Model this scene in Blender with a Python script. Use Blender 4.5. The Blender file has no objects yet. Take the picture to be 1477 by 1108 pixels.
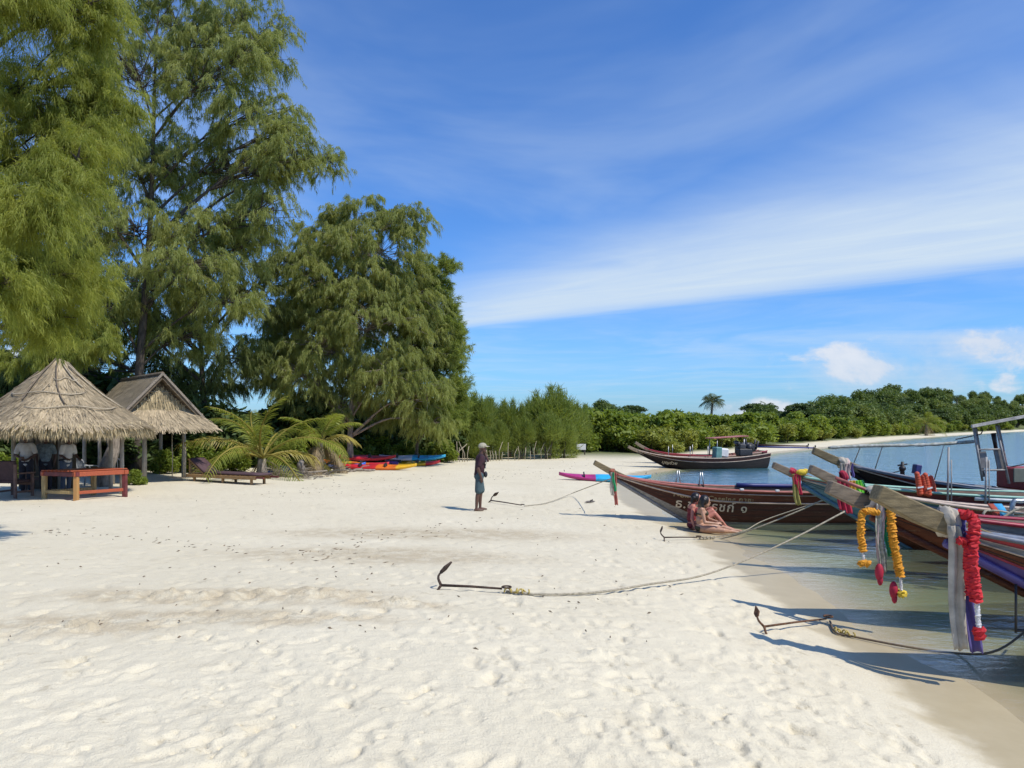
import bpy, bmesh, math, random
import numpy as np
from mathutils import Vector, Matrix, Euler
R = math.radians
rng = np.random.default_rng(7)
random.seed(7)
scene = bpy.context.scene
COL = scene.collection

# ------------------------------------------------------------------ camera, sky, sun, exposure
F, CX, HY, H = 1080.0, 738.5, 611.0, 2.35      # focal length in photo pixels, centre column, horizon row, eye height over the sea
cam = bpy.data.cameras.new('camera')
cam.sensor_width = 36.0
cam.lens = F / 1477 * 36
cam.shift_y = (HY - 554) / 1477
cam.clip_start = 0.05
cam.clip_end = 20000
camo = bpy.data.objects.new('camera', cam)
COL.objects.link(camo)
camo.location = (0, 0, H)
camo.rotation_euler = (R(90), 0, 0)
scene.camera = camo

SUN = Vector((0.62, -0.40, 1.0)).normalized()   # towards the sun
sun = bpy.data.lights.new('sun', 'SUN')
sun.energy = 4.4
sun.angle = R(0.55)
sun.color = (1.0, 0.945, 0.86)
suno = bpy.data.objects.new('sun', sun)
COL.objects.link(suno)
suno.rotation_euler = (-SUN).to_track_quat('-Z', 'Y').to_euler()
suno.location = (30, -20, 50)

scene.view_settings.view_transform = 'Standard'
scene.view_settings.look = 'None'
scene.view_settings.exposure = 0.0
scene.view_settings.gamma = 1.0
scene.view_settings.use_curve_mapping = False
scene.render.engine = 'CYCLES'
scene.cycles.max_bounces = 6
scene.cycles.diffuse_bounces = 3
scene.cycles.transparent_max_bounces = 12
scene.cycles.caustics_reflective = False
scene.cycles.caustics_refractive = False


class NT:
    """Small helper for writing node trees."""
    def __init__(self, tree):
        self.t = tree
        self.n = tree.nodes
        self.l = tree.links

    def node(self, typ, **kw):
        nd = self.n.new(typ)
        for k, v in kw.items():
            setattr(nd, k, v)
        return nd

    def link(self, a, b):
        self.l.new(a, b)

    def put(self, sock, v):
        if hasattr(v, 'is_linked') or isinstance(v, bpy.types.NodeSocket):
            self.l.new(v, sock)
        elif v is not None:
            sock.default_value = v

    def m(self, op, a, b=None, c=None, clamp=False):
        nd = self.node('ShaderNodeMath', operation=op, use_clamp=clamp)
        self.put(nd.inputs[0], a)
        if b is not None:
            self.put(nd.inputs[1], b)
        if c is not None:
            self.put(nd.inputs[2], c)
        return nd.outputs[0]

    def ss(self, x, a, b):
        nd = self.node('ShaderNodeMapRange', interpolation_type='SMOOTHSTEP')
        self.put(nd.inputs['Value'], x)
        nd.inputs['From Min'].default_value = a
        nd.inputs['From Max'].default_value = b
        return nd.outputs[0]

    def lin(self, x, a, b, c=0.0, d=1.0):
        nd = self.node('ShaderNodeMapRange')
        self.put(nd.inputs['Value'], x)
        for k, v in zip(('From Min', 'From Max', 'To Min', 'To Max'), (a, b, c, d)):
            nd.inputs[k].default_value = v
        return nd.outputs[0]

    def noise(self, vec, scale, detail=4.0, rough=0.55, dist=0.0):
        nd = self.node('ShaderNodeTexNoise')
        if vec is not None:
            self.put(nd.inputs['Vector'], vec)
        nd.inputs['Scale'].default_value = scale
        nd.inputs['Detail'].default_value = detail
        nd.inputs['Roughness'].default_value = rough
        nd.inputs['Distortion'].default_value = dist
        return nd.outputs[0]

    def xyz(self, x, y, z):
        nd = self.node('ShaderNodeCombineXYZ')
        for i, v in enumerate((x, y, z)):
            self.put(nd.inputs[i], v)
        return nd.outputs[0]

    def sep(self, v):
        nd = self.node('ShaderNodeSeparateXYZ')
        self.put(nd.inputs[0], v)
        return nd.outputs

    def mix(self, fac, a, b, blend='MIX'):
        nd = self.node('ShaderNodeMix', data_type='RGBA', blend_type=blend)
        self.put(nd.inputs[0], fac)
        for s, v in ((nd.inputs[6], a), (nd.inputs[7], b)):
            if isinstance(v, (tuple, list)):
                s.default_value = (v[0], v[1], v[2], 1)
            else:
                self.l.new(v, s)
        return nd.outputs[2]


def build_world():
    w = bpy.data.worlds.new('World')
    scene.world = w
    w.use_nodes = True
    t = NT(w.node_tree)
    t.n.clear()
    sky = t.node('ShaderNodeTexSky', sky_type='NISHITA', sun_disc=False)
    sky.sun_elevation = math.asin(SUN.z)
    sky.sun_rotation = math.atan2(SUN.x, SUN.y)
    sky.altitude = 0
    sky.air_density = 1.0
    sky.dust_density = 0.6
    sky.ozone_density = 3.0
    co = t.node('ShaderNodeTexCoord')
    d = co.outputs['Generated']
    x, y, z = t.sep(d)
    zc = t.m('MAXIMUM', z, 0.015)
    u = t.m('DIVIDE', x, zc)
    v = t.m('DIVIDE', y, zc)
    # thin high cloud sheet: a long band plus faint wisps, laid out on a plane far above
    across = t.m('ADD', t.m('MULTIPLY', u, 0.65), t.m('MULTIPLY', v, 0.76))
    along = t.m('SUBTRACT', t.m('MULTIPLY', u, 0.76), t.m('MULTIPLY', v, 0.65))
    pl = t.xyz(across, t.m('MULTIPLY', along, 0.35), 0.0)
    n1 = t.noise(pl, 1.3, 6, 0.55, 0.3)
    n2 = t.noise(t.xyz(u, v, 3.0), 0.55, 5, 0.6, 0.5)
    a2 = t.m('ADD', across, t.m('MULTIPLY', t.m('SUBTRACT', n2, 0.5), 1.1))
    a3 = t.m('ADD', across, t.m('MULTIPLY', t.m('SUBTRACT', n1, 0.5), 0.45))
    a2 = t.m('ADD', a2, t.m('MULTIPLY', t.m('ADD', along, 3.5), 0.30))
    streak = t.noise(t.xyz(t.m('MULTIPLY', across, 2.2), t.m('MULTIPLY', along, 0.5), 4.0), 1.6, 7, 0.62, 0.6)
    a3 = t.m('ADD', a3, t.m('MULTIPLY', t.m('SUBTRACT', streak, 0.5), 0.5))
    band = t.m('MULTIPLY', t.ss(a2, 3.1, 5.0), t.m('SUBTRACT', 1.0, t.ss(a3, 5.2, 6.0)))
    band = t.m('MULTIPLY', band, t.lin(streak, 0.3, 0.7, 0.80, 1.0))
    wisp = t.ss(t.noise(t.xyz(t.m('MULTIPLY', u, 0.9), t.m('MULTIPLY', v, 0.8), 7.0), 0.6, 5, 0.55, 0.8), 0.38, 0.8)
    wisp = t.m('MULTIPLY', wisp, 0.28)
    low = t.noise(t.xyz(t.m('MULTIPLY', x, 1.3), 0.0, t.m('MULTIPLY', z, 12.0)), 2.2, 5, 0.6, 0.6)
    lowm = t.m('MULTIPLY', t.ss(low, 0.45, 0.75), t.m('MULTIPLY', t.ss(z, 0.0, 0.05), t.m('SUBTRACT', 1.0, t.ss(z, 0.1, 0.2))))
    cirrus = t.m('MAXIMUM', t.m('MAXIMUM', band, wisp), t.m('MULTIPLY', lowm, 0.45))
    cirrus = t.m('MULTIPLY', cirrus, t.ss(z, 0.0, 0.02))
    # low cumulus bank over the horizon
    yy = t.m('MAXIMUM', y, 0.05)
    ax = t.m('DIVIDE', x, yy)
    el = t.m('DIVIDE', z, yy)
    cn = t.noise(t.xyz(ax, t.m('MULTIPLY', el, 1.6), 1.7), 9.0, 7, 0.6, 0.2)
    field = None
    for (bx, by, rx, ry, g) in ((0.64, 0.10, 0.16, 0.030, 1.15), (0.565, 0.065, 0.06, 0.036, 1.1), (0.48, 0.065, 0.12, 0.040, 0.95),
                               (0.32, 0.012, 0.09, 0.018, 0.75), (0.66, 0.055, 0.02, 0.012, 0.8), (0.9, 0.07, 0.16, 0.05, 0.9),
                               (-0.75, 0.06, 0.2, 0.04, 0.8)):
        q = t.m('ADD', t.m('POWER', t.m('ABSOLUTE', t.m('DIVIDE', t.m('SUBTRACT', ax, bx), rx)), 2.0),
                t.m('POWER', t.m('ABSOLUTE', t.m('DIVIDE', t.m('SUBTRACT', el, by), ry)), 2.0))
        e = t.m('MULTIPLY', t.m('SUBTRACT', 1.0, q), g)
        field = e if field is None else t.m('MAXIMUM', field, e)
    field = t.m('MAXIMUM', field, -1.0)
    cum = t.ss(t.m('ADD', t.m('MULTIPLY', field, 0.36), t.m('MULTIPLY', t.m('SUBTRACT', cn, 0.5), 3.2)), 0.04, 0.6)
    soft = t.m('MULTIPLY', t.ss(t.m('ADD', t.m('MULTIPLY', field, 0.6), t.m('MULTIPLY', t.m('SUBTRACT', cn, 0.5), 1.6)), -0.15, 0.9), 0.75)
    cum = t.m('MAXIMUM', cum, soft)
    cum = t.m('MULTIPLY', cum, t.m('MULTIPLY', t.ss(y, 0.05, 0.2), t.ss(field, -0.9, -0.1)))
    cum = t.m('MULTIPLY', cum, 0.85)
    tint = t.mix(1.0, sky.outputs[0], SKYTINT, 'MULTIPLY')
    c1 = t.mix(cirrus, tint, CIRRUS)
    shade = t.lin(cn, 0.35, 0.7, 0.0, 1.0)
    cc = t.mix(shade, CUM_D, CUM_L)
    c2 = t.mix(cum, c1, cc)
    bg = t.node('ShaderNodeBackground')
    t.link(c2, bg.inputs[0])
    bg.inputs[1].default_value = SKYSTR
    out = t.node('ShaderNodeOutputWorld')
    t.link(bg.outputs[0], out.inputs[0])


SKYSTR = 0.107
SKYTINT = (0.62, 1.07, 1.68)
CIRRUS = (5.9, 7.1, 8.4)
CUM_D = (5.0, 6.0, 7.6)
CUM_L = (7.6, 7.8, 8.3)
build_world()

# ------------------------------------------------------------------ helpers: pixels, materials, meshes, things


def P(px, py, d):
    """Point at distance d (metres ahead) seen at a photo pixel."""
    return Vector(((px - CX) * d / F, d, H - (py - HY) * d / F))


def smooth01(t):
    t = np.clip(t, 0, 1)
    return t * t * (3 - 2 * t)


_perm = np.random.default_rng(99).random((256, 256))


def vnoise(x, y, seed=0):
    x = np.asarray(x, float) + seed * 17.31
    y = np.asarray(y, float) + seed * 9.77
    xi = np.floor(x).astype(int)
    yi = np.floor(y).astype(int)
    fx = x - xi
    fy = y - yi
    fx = fx * fx * (3 - 2 * fx)
    fy = fy * fy * (3 - 2 * fy)
    a = _perm[xi & 255, yi & 255]
    b = _perm[(xi + 1) & 255, yi & 255]
    c = _perm[xi & 255, (yi + 1) & 255]
    e = _perm[(xi + 1) & 255, (yi + 1) & 255]
    return (a * (1 - fx) + b * fx) * (1 - fy) + (c * (1 - fx) + e * fx) * fy - 0.5


# the waterline: x as a function of y (distance ahead)
SHY = np.array([-60, -10, 3, 5.9, 7.5, 9.1, 11.6, 13.8, 16, 18, 22, 28, 34, 44, 57.7, 74.6, 110, 159, 231, 330, 430, 520, 560])
SHX = np.array([2.5, 3.4, 3.9, 4.05, 4.2, 4.2, 4.2, 4.4, 4.4, 4.1, 4.0, 4.4, 6.0, 11.5, 20, 32.5, 58, 98, 160, 262, 400, 700, 1500])


def shore_s(x, y):
    xs = np.interp(y, SHY, SHX)
    sl = (np.interp(np.asarray(y) + 2, SHY, SHX) - np.interp(np.asarray(y) - 2, SHY, SHX)) / 4
    return (xs - x) / np.sqrt(1 + np.minimum(sl, 2.0) ** 2)


def ground(x, y):
    x = np.asarray(x, float)
    y = np.asarray(y, float)
    s = shore_s(x, y)
    sp = np.maximum(s, 0)
    near = 1 - smooth01((y - 5) / 11)
    A = 0.09 + 0.44 * near
    z = 0.06 * np.minimum(sp, 1.0) + A * (1 - np.exp(-np.maximum(sp - 0.75, 0) ** 1.3 / 2.2)) + 0.0105 * np.minimum(sp, 28)
    far = smooth01((y - 45) / 40)
    z = z + far * 0.5 * smooth01((sp - 2) / 10)
    az = x / np.maximum(y, 1.0)
    z = z + far * smooth01((sp - 6) / 32) * (8.0 * np.exp(-np.abs((az - 0.59) / 0.155) ** 4) + 6.0 * np.exp(-((az - 0.85) / 0.2) ** 2)
                                              + 1.6 * np.exp(-((az - 0.11) / 0.05) ** 2) + 0.6)
    zs = -(0.075 * np.minimum(-s, 4) + 0.05 * np.clip(-s - 4, 0, 50)) * (1 + 2.2 * smooth01((y - 17) / 5))
    edge = (0.030 * vnoise(x * 0.55, y * 0.55, 41) + 0.018 * vnoise(x * 1.7, y * 1.7, 42)) * np.exp(-(s / 1.3) ** 2)
    return np.where(s >= 0, z, zs) + edge


def gz(x, y):
    return float(ground(x, y))


def gp(px, py):
    """Where the ray through a photo pixel first meets the ground."""
    d = np.concatenate([np.linspace(2, 60, 6000), np.linspace(60, 400, 6000)])
    x = (px - CX) * d / F
    z = H - (py - HY) * d / F
    k = np.argmax(z <= ground(x, d))
    return Vector((x[k], d[k], gz(x[k], d[k])))


_mats = {}


def pm(name, col, var=0.25, scale=6.0, rough=0.8, bump=0.0, bscale=40.0, col2=None, stretch=(1, 1, 1), metal=0.0, spec=0.5, island=0.0, chips=None):
    """Procedural material: a base colour broken up by noise, with fine bump."""
    if name in _mats:
        return _mats[name]
    m = bpy.data.materials.new(name)
    m.use_nodes = True
    t = NT(m.node_tree)
    b = t.n['Principled BSDF']
    co = t.node('ShaderNodeTexCoord').outputs['Object']
    mp = t.node('ShaderNodeMapping')
    mp.inputs['Scale'].default_value = stretch
    t.link(co, mp.inputs[0])
    v = mp.outputs[0]
    n = t.noise(v, scale, 5, 0.6)
    c2 = col2 if col2 else tuple(max(c * (1 - var * 1.6), 0) for c in col)
    c1 = col if col2 else tuple(min(c * (1 + var * 0.6), 1) for c in col)
    fac = t.lin(n, 0.3, 0.7)
    if island:
        g = t.node('ShaderNodeNewGeometry').outputs['Random Per Island']
        fac = t.m('ADD', t.m('MULTIPLY', fac, 1 - island), t.m('MULTIPLY', g, island), clamp=True)
    cc = t.mix(fac, c1, c2)
    if chips:
        cn = t.m('ADD', t.m('MULTIPLY', t.noise(v, 2.4, 4, 0.6), 0.5), t.m('MULTIPLY', t.noise(v, 14, 5, 0.7), 0.5))
        cc = t.mix(t.m('MULTIPLY', t.ss(cn, 0.555, 0.61), 0.5), cc, chips)
    t.link(cc, b.inputs['Base Color'])
    b.inputs['Roughness'].default_value = rough
    b.inputs['Metallic'].default_value = metal
    b.inputs['Specular IOR Level'].default_value = spec
    if bump:
        bn = t.node('ShaderNodeBump')
        bn.inputs['Strength'].default_value = min(bump, 1.0)
        bn.inputs['Distance'].default_value = 0.02
        t.link(t.noise(v, bscale, 4, 0.6), bn.inputs['Height'])
        t.link(bn.outputs[0], b.inputs['Normal'])
    _mats[name] = m
    return m


def leafmat(name, ca, cb, trans=0.35, nscale=0.5, rough=0.55):
    """Foliage: colour varies per leaf and per clump; some light passes through."""
    if name in _mats:
        return _mats[name]
    m = bpy.data.materials.new(name)
    m.use_nodes = True
    t = NT(m.node_tree)
    b = t.n['Principled BSDF']
    g = t.node('ShaderNodeNewGeometry').outputs['Random Per Island']
    co = t.node('ShaderNodeTexCoord').outputs['Object']
    n = t.noise(co, nscale, 3, 0.6)
    f = t.m('ADD', t.m('MULTIPLY', g, 0.5), t.m('MULTIPLY', t.lin(n, 0.3, 0.7), 0.5), clamp=True)
    c = t.mix(f, ca, cb)
    t.link(c, b.inputs['Base Color'])
    b.inputs['Roughness'].default_value = rough
    b.inputs['Specular IOR Level'].default_value = 0.3
    tr = t.node('ShaderNodeBsdfTranslucent')
    t.link(t.mix(1.0, c, (1.25, 1.2, 0.6), 'MULTIPLY'), tr.inputs[0])
    mx = t.node('ShaderNodeMixShader')
    mx.inputs[0].default_value = trans
    t.link(b.outputs[0], mx.inputs[1])
    t.link(tr.outputs[0], mx.inputs[2])
    t.link(mx.outputs[0], t.n['Material Output'].inputs[0])
    _mats[name] = m
    return m


def np_mesh(name, verts, faces, smooth=False):
    """Mesh from numpy arrays; faces is (n, k) with k = 3 or 4."""
    me = bpy.data.meshes.new(name)
    verts = np.ascontiguousarray(verts, np.float32)
    faces = np.ascontiguousarray(faces, np.int32)
    n, k = faces.shape
    me.vertices.add(len(verts))
    me.vertices.foreach_set('co', verts.ravel())
    me.loops.add(n * k)
    me.loops.foreach_set('vertex_index', faces.ravel())
    me.polygons.add(n)
    me.polygons.foreach_set('loop_start', np.arange(0, n * k, k, dtype=np.int32))
    if smooth:
        me.polygons.foreach_set('use_smooth', np.ones(n, bool))
    me.update(calc_edges=True)
    return me


class MB:
    """Collects shapes; build() links them as one mesh object."""
    def __init__(self):
        self.v = []
        self.f = []
        self.mi = []
        self.sm = []

    def add(self, vs, fs, mi=0, sm=False):
        o = len(self.v)
        self.v += [tuple(v) for v in vs]
        self.f += [tuple(i + o for i in f) for f in fs]
        self.mi += [mi] * len(fs)
        self.sm += [sm] * len(fs)
        return self

    def box(self, c, s, rot=None, mi=0, bev=0.0):
        c = Vector(c)
        hx, hy, hz = s[0] / 2, s[1] / 2, s[2] / 2
        b = min(bev, hx * 0.45, hy * 0.45, hz * 0.45)
        M = rot.to_matrix() if isinstance(rot, Euler) else (rot if rot is not None else Matrix.Identity(3))
        if b <= 0:
            vs = [Vector((x, y, z)) for z in (-hz, hz) for y in (-hy, hy) for x in (-hx, hx)]
            fs = [(0, 2, 3, 1), (4, 5, 7, 6), (0, 1, 5, 4), (2, 6, 7, 3), (0, 4, 6, 2), (1, 3, 7, 5)]
            return self.add([M @ v + c for v in vs], fs, mi)
        bm = bmesh.new()
        bmesh.ops.create_cube(bm, size=1.0)
        for v in bm.verts:
            v.co = Vector((v.co.x * 2 * hx, v.co.y * 2 * hy, v.co.z * 2 * hz))
        bmesh.ops.bevel(bm, geom=bm.edges[:], offset=b, segments=1, affect='EDGES')
        bm.verts.index_update()
        self.add([M @ v.co + c for v in bm.verts], [[v.index for v in f.verts] for f in bm.faces], mi)
        bm.free()
        return self

    def beam(self, a, b, w, h, up=(0, 0, 1), mi=0, bev=0.0):
        a, b = Vector(a), Vector(b)
        x = (b - a)
        L = x.length
        x.normalize()
        y = Vector(up).cross(x)
        if y.length < 1e-4:
            y = Vector((0, 1, 0)).cross(x)
        y.normalize()
        z = x.cross(y)
        M = Matrix((x, y, z)).transposed()
        return self.box((a + b) / 2, (L, w, h), M, mi, bev)

    def tube(self, pts, radii, n=8, mi=0, cap=True, sm=True, flat=1.0):
        pts = [Vector(p) for p in pts]
        k = len(pts)
        if not hasattr(radii, '__len__'):
            radii = [radii] * k
        vs = []
        ref = None
        for i, p in enumerate(pts):
            t = (pts[min(i + 1, k - 1)] - pts[max(i - 1, 0)])
            if t.length < 1e-9:
                t = Vector((0, 0, 1))
            t.normalize()
            if ref is None:
                ref = Vector((0, 0, 1)) if abs(t.z) < 0.9 else Vector((1, 0, 0))
                ref = (ref - t * ref.dot(t)).normalized()
            else:
                ref = ref - t * ref.dot(t)
                ref = ref.normalized() if ref.length > 1e-6 else t.orthogonal().normalized()
            s = t.cross(ref)
            for j in range(n):
                a = 2 * math.pi * j / n
                vs.append(p + (ref * math.cos(a) * flat + s * math.sin(a)) * radii[i])
        fs = []
        for i in range(k - 1):
            for j in range(n):
                j2 = (j + 1) % n
                fs.append((i * n + j, i * n + j2, (i + 1) * n + j2, (i + 1) * n + j))
        if cap:
            fs.append(tuple(range(n - 1, -1, -1)))
            fs.append(tuple((k - 1) * n + j for j in range(n)))
        return self.add(vs, fs, mi, sm)

    def ell(self, c, r, rot=None, mi=0, nu=12, nv=8):
        c = Vector(c)
        if not hasattr(r, '__len__'):
            r = (r, r, r)
        M = rot.to_matrix() if isinstance(rot, Euler) else (rot if rot is not None else Matrix.Identity(3))
        vs = [M @ Vector((0, 0, -r[2])) + c]
        for i in range(1, nv):
            th = -math.pi / 2 + math.pi * i / nv
            for j in range(nu):
                a = 2 * math.pi * j / nu
                vs.append(M @ Vector((r[0] * math.cos(th) * math.cos(a), r[1] * math.cos(th) * math.sin(a), r[2] * math.sin(th))) + c)
        vs.append(M @ Vector((0, 0, r[2])) + c)
        fs = [(0, 1 + (j + 1) % nu, 1 + j) for j in range(nu)]
        for i in range(nv - 2):
            for j in range(nu):
                a = 1 + i * nu + j
                b = 1 + i * nu + (j + 1) % nu
                fs.append((a, b, b + nu, a + nu))
        o = 1 + (nv - 2) * nu
        fs += [(o + j, o + (j + 1) % nu, len(vs) - 1) for j in range(nu)]
        return self.add(vs, fs, mi, True)

    def mesh(self, name, mats):
        me = bpy.data.meshes.new(name)
        me.from_pydata([tuple(v) for v in self.v], [], self.f)
        for m in (mats if isinstance(mats, (list, tuple)) else [mats]):
            me.materials.append(m)
        me.polygons.foreach_set('material_index', np.array(self.mi, np.int32))
        me.polygons.foreach_set('use_smooth', np.array(self.sm, bool))
        me.update()
        return me

    def build(self, name, mats, parent=None, loc=None):
        return link(name, self.mesh(name, mats), parent, loc)


def link(name, data, parent=None, loc=None, mat=None):
    o = bpy.data.objects.new(name, data)
    COL.objects.link(o)
    if mat is not None:
        data.materials.append(mat)
    if parent is not None:
        o.parent = parent
    if loc is not None:
        o.location = loc
    return o


def tag(o, label=None, cat=None, group=None, kind=None):
    for k, v in (('label', label), ('category', cat), ('group', group), ('kind', kind)):
        if v:
            o[k] = v
    return o


def thing(name, label, cat, loc=(0, 0, 0), rotz=0.0, group=None, scale=None):
    o = bpy.data.objects.new(name, None)
    o.empty_display_size = 0.2
    COL.objects.link(o)
    o.location = loc
    o.rotation_euler = (0, 0, rotz)
    if scale:
        o.scale = (scale,) * 3 if not hasattr(scale, '__len__') else scale
    return tag(o, label, cat, group)


def dup(root, loc, rotz=0.0, label=None, group=None, scale=None):
    r = root.copy()
    COL.objects.link(r)
    r.location = loc
    r.rotation_euler = (0, 0, rotz)
    if scale:
        r.scale = (scale,) * 3 if not hasattr(scale, '__len__') else scale
    if label:
        r['label'] = label
    if group:
        r['group'] = group
    for ch in list(root.children):
        c = ch.copy()
        COL.objects.link(c)
        c.parent = r
        for g in ch.children:
            e = g.copy()
            COL.objects.link(e)
            e.parent = c
    return r


def bez(pts, n=16):
    """Smooth curve through control points (Catmull-Rom)."""
    pts = [Vector(p) for p in pts]
    pts = [pts[0] * 2 - pts[1]] + pts + [pts[-1] * 2 - pts[-2]]
    out = []
    k = len(pts) - 3
    for i in range(k):
        a, b, c, d = pts[i:i + 4]
        m = max(2, n // k)
        for j in range(m + (1 if i == k - 1 else 0)):
            t = j / m
            out.append(0.5 * ((2 * b) + (c - a) * t + (2 * a - 5 * b + 4 * c - d) * t * t + (-a + 3 * b - 3 * c + d) * t ** 3))
    return out


# ------------------------------------------------------------------ materials
M_WOOD_GREY = pm('weathered_grey_wood', (0.30, 0.25, 0.19), 0.35, 5, 0.85, 0.5, 30, stretch=(1, 8, 8))
M_WOOD_TAN = pm('bare_tan_wood', (0.33, 0.24, 0.13), 0.3, 5, 0.8, 0.4, 30, stretch=(1, 8, 8))
M_POST = pm('pale_driftwood_post', (0.42, 0.37, 0.30), 0.3, 5, 0.9, 0.4, 30, stretch=(8, 8, 1))
M_BARK = pm('casuarina_bark', (0.11, 0.088, 0.068), 0.4, 4, 0.95, 0.9, 14, stretch=(3, 3, 1))
M_BARK_PALE = pm('pale_bark', (0.30, 0.25, 0.20), 0.4, 4, 0.95, 0.9, 14, stretch=(3, 3, 1))
M_ROPE = pm('pale_rope', (0.42, 0.37, 0.27), 0.3, 30, 0.95, 0.5, 90)
M_ROPE_Y = pm('yellow_rope', (0.55, 0.42, 0.12), 0.3, 30, 0.9, 0.5, 90)
M_RUST = pm('rusted_iron', (0.075, 0.045, 0.03), 0.5, 20, 0.8, 0.5, 60, metal=0.2)
M_RUST_R = pm('orange_rusted_iron', (0.16, 0.075, 0.035), 0.5, 20, 0.85, 0.5, 60, metal=0.1)
M_STEEL = pm('galvanised_steel', (0.45, 0.46, 0.46), 0.2, 10, 0.4, metal=0.8)
M_BLACK = pm('black_iron', (0.02, 0.02, 0.022), 0.3, 12, 0.5)
M_WHITE = pm('white_cotton', (0.72, 0.71, 0.69), 0.1, 8, 0.9)

# ------------------------------------------------------------------ the beach and sea bed: one sheet to the horizon
def build_ground():
    ths = np.concatenate([np.linspace(-150, -42, 40, endpoint=False), np.linspace(-42, 42, 470), np.linspace(42, 150, 42)[1:]])
    th = np.radians(ths)
    pys = np.concatenate([np.arange(1420, 1175, -3.0), np.arange(1175, 640, -1.25), np.arange(640, 617, -0.9)])
    r = 2300.0 / (pys - HY)
    r = np.concatenate([[0.05, 0.5, 1.0, 1.6, 2.2, 2.7], r, np.geomspace(r[-1] * 1.03, 6000, 40)])
    rr, tt = np.meshgrid(r, th, indexing='ij')
    x = rr * np.sin(tt)
    y = rr * np.cos(tt)
    z = ground(x, y)
    s = shore_s(x, y)
    dry = smooth01((s - 0.7) / 0.7)
    fade = 1 - smooth01((rr - 35) / 60)
    # trampled sand: broad hollows, then smaller ones
    b = 0.03 * vnoise(x * 0.55, y * 0.55, 1) + 0.009 * vnoise(x * 1.6, y * 1.6, 2)
    b += 0.004 * vnoise(x * 4.1, y * 4.1, 3) + 0.006 * vnoise(x * 9.5, y * 9.5, 4) + 0.006 * vnoise(x * 19, y * 19, 14)
    rid = 1 - np.abs(vnoise(x * 2.6, y * 2.6, 5)) * 4
    b += 0.004 * np.clip(rid, 0, 1)
    tramp = smooth01(0.35 + 1.5 * (vnoise(x * 0.12, y * 0.12, 6)) + 0.06 * (x + 6))
    z = z + b * dry * fade * (0.35 + 0.65 * tramp)
    # footprints: dents with a raised rim
    fr = np.random.default_rng(5)
    N = 4200
    fy = 3.2 + 22 * fr.random(N) ** 1.35
    fx = np.interp(fy, SHY, SHX) - 0.9 - (0.3 + 8.5 * fr.random(N) ** 1.25) * (0.7 + fy / 16)
    fa = fr.normal(0.1, 0.7, N)
    ok = np.abs(fx / fy) < 0.72
    rows, cols = len(r), len(th)
    for X, Y, A in zip(fx[ok], fy[ok], fa[ok]):
        rad = math.hypot(X, Y)
        ang = math.atan2(X, Y)
        i0, i1 = np.searchsorted(r, [rad - 0.32, rad + 0.32])
        da = 0.34 / rad
        j0, j1 = np.searchsorted(th, [ang - da, ang + da])
        if i1 <= i0 or j1 <= j0:
            continue
        dx = x[i0:i1, j0:j1] - X
        dy = y[i0:i1, j0:j1] - Y
        u = dx * math.cos(A) - dy * math.sin(A)
        v = dx * math.sin(A) + dy * math.cos(A)
        L = 0.125 * (0.8 + 0.5 * fr.random())
        q = ((u / 0.05) ** 2 + (v / (L * 0.85)) ** 2) * (1 + 1.7 * vnoise(x[i0:i1, j0:j1] * 19, y[i0:i1, j0:j1] * 19, 15))
        dep = 0.004 + 0.016 * fr.random() ** 1.6
        z[i0:i1, j0:j1] += (-dep * np.exp(-q ** 2.0) + 0.14 * dep * np.exp(-(np.sqrt(q) - 1.7) ** 2 / 0.25)) * dry[i0:i1, j0:j1]
    # dug-over ridges of coarse sand
    for (px, py, wx, wy, hh) in ((275, 862, 0.75, 0.28, 0.06), (455, 858, 0.55, 0.2, 0.07), (555, 872, 0.5, 0.12, 0.06), (100, 905, 0.4, 0.2, 0.05),
                                (880, 945, 0.15, 0.1, 0.04)):
        c = gp(px, py)
        q = ((x - c.x) / wx) ** 2 + ((y - c.y) / wy) ** 2
        g = np.exp(-q)
        z += g * (hh * (0.6 + 2.2 * vnoise(x * 7, y * 9, 8)) + 0.05 * vnoise(x * 18, y * 18, 9))
    verts = np.stack([x, y, z], -1).reshape(-1, 3)
    i = np.arange(rows - 1)[:, None]
    j = np.arange(cols - 1)[None, :]
    a = i * cols + j
    faces = np.stack([a, a + 1, a + cols + 1, a + cols], -1).reshape(-1, 4)[:, ::-1]
    me = np_mesh('beach', verts, faces, True)
    at = me.attributes.new('shore', 'FLOAT', 'POINT')
    at.data.foreach_set('value', s.ravel().astype(np.float32))
    dug = np.zeros_like(x)
    for (px, py, wx, wy) in ((280, 862, 1.5, 0.45), (455, 858, 0.9, 0.32), (560, 873, 0.6, 0.2), (110, 900, 0.9, 0.4), (330, 890, 1.5, 0.3), (540, 800, 2.2, 1.0), (620, 770, 3.0, 0.9)):
        c = gp(px, py)
        dug = np.maximum(dug, np.exp(-(((x - c.x) / wx) ** 2 + ((y - c.y) / wy) ** 2)))
    at = me.attributes.new('dug', 'FLOAT', 'POINT')
    at.data.foreach_set('value', dug.ravel().astype(np.float32))
    m = bpy.data.materials.new('coral_sand')
    m.use_nodes = True
    t = NT(m.node_tree)
    b = t.n['Principled BSDF']
    co = t.node('ShaderNodeTexCoord').outputs['Object']
    sh = t.node('ShaderNodeAttribute', attribute_name='shore').outputs['Fac']
    dg = t.node('ShaderNodeAttribute', attribute_name='dug').outputs['Fac']
    big = t.noise(co, 0.35, 4, 0.6)
    mid = t.noise(co, 2.2, 5, 0.65)
    fine = t.noise(co, 38, 3, 0.7)
    speck = t.noise(co, 120, 2, 0.6)
    dry_c = t.mix(t.lin(big, 0.3, 0.7), SAND_A, SAND_B)
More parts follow.
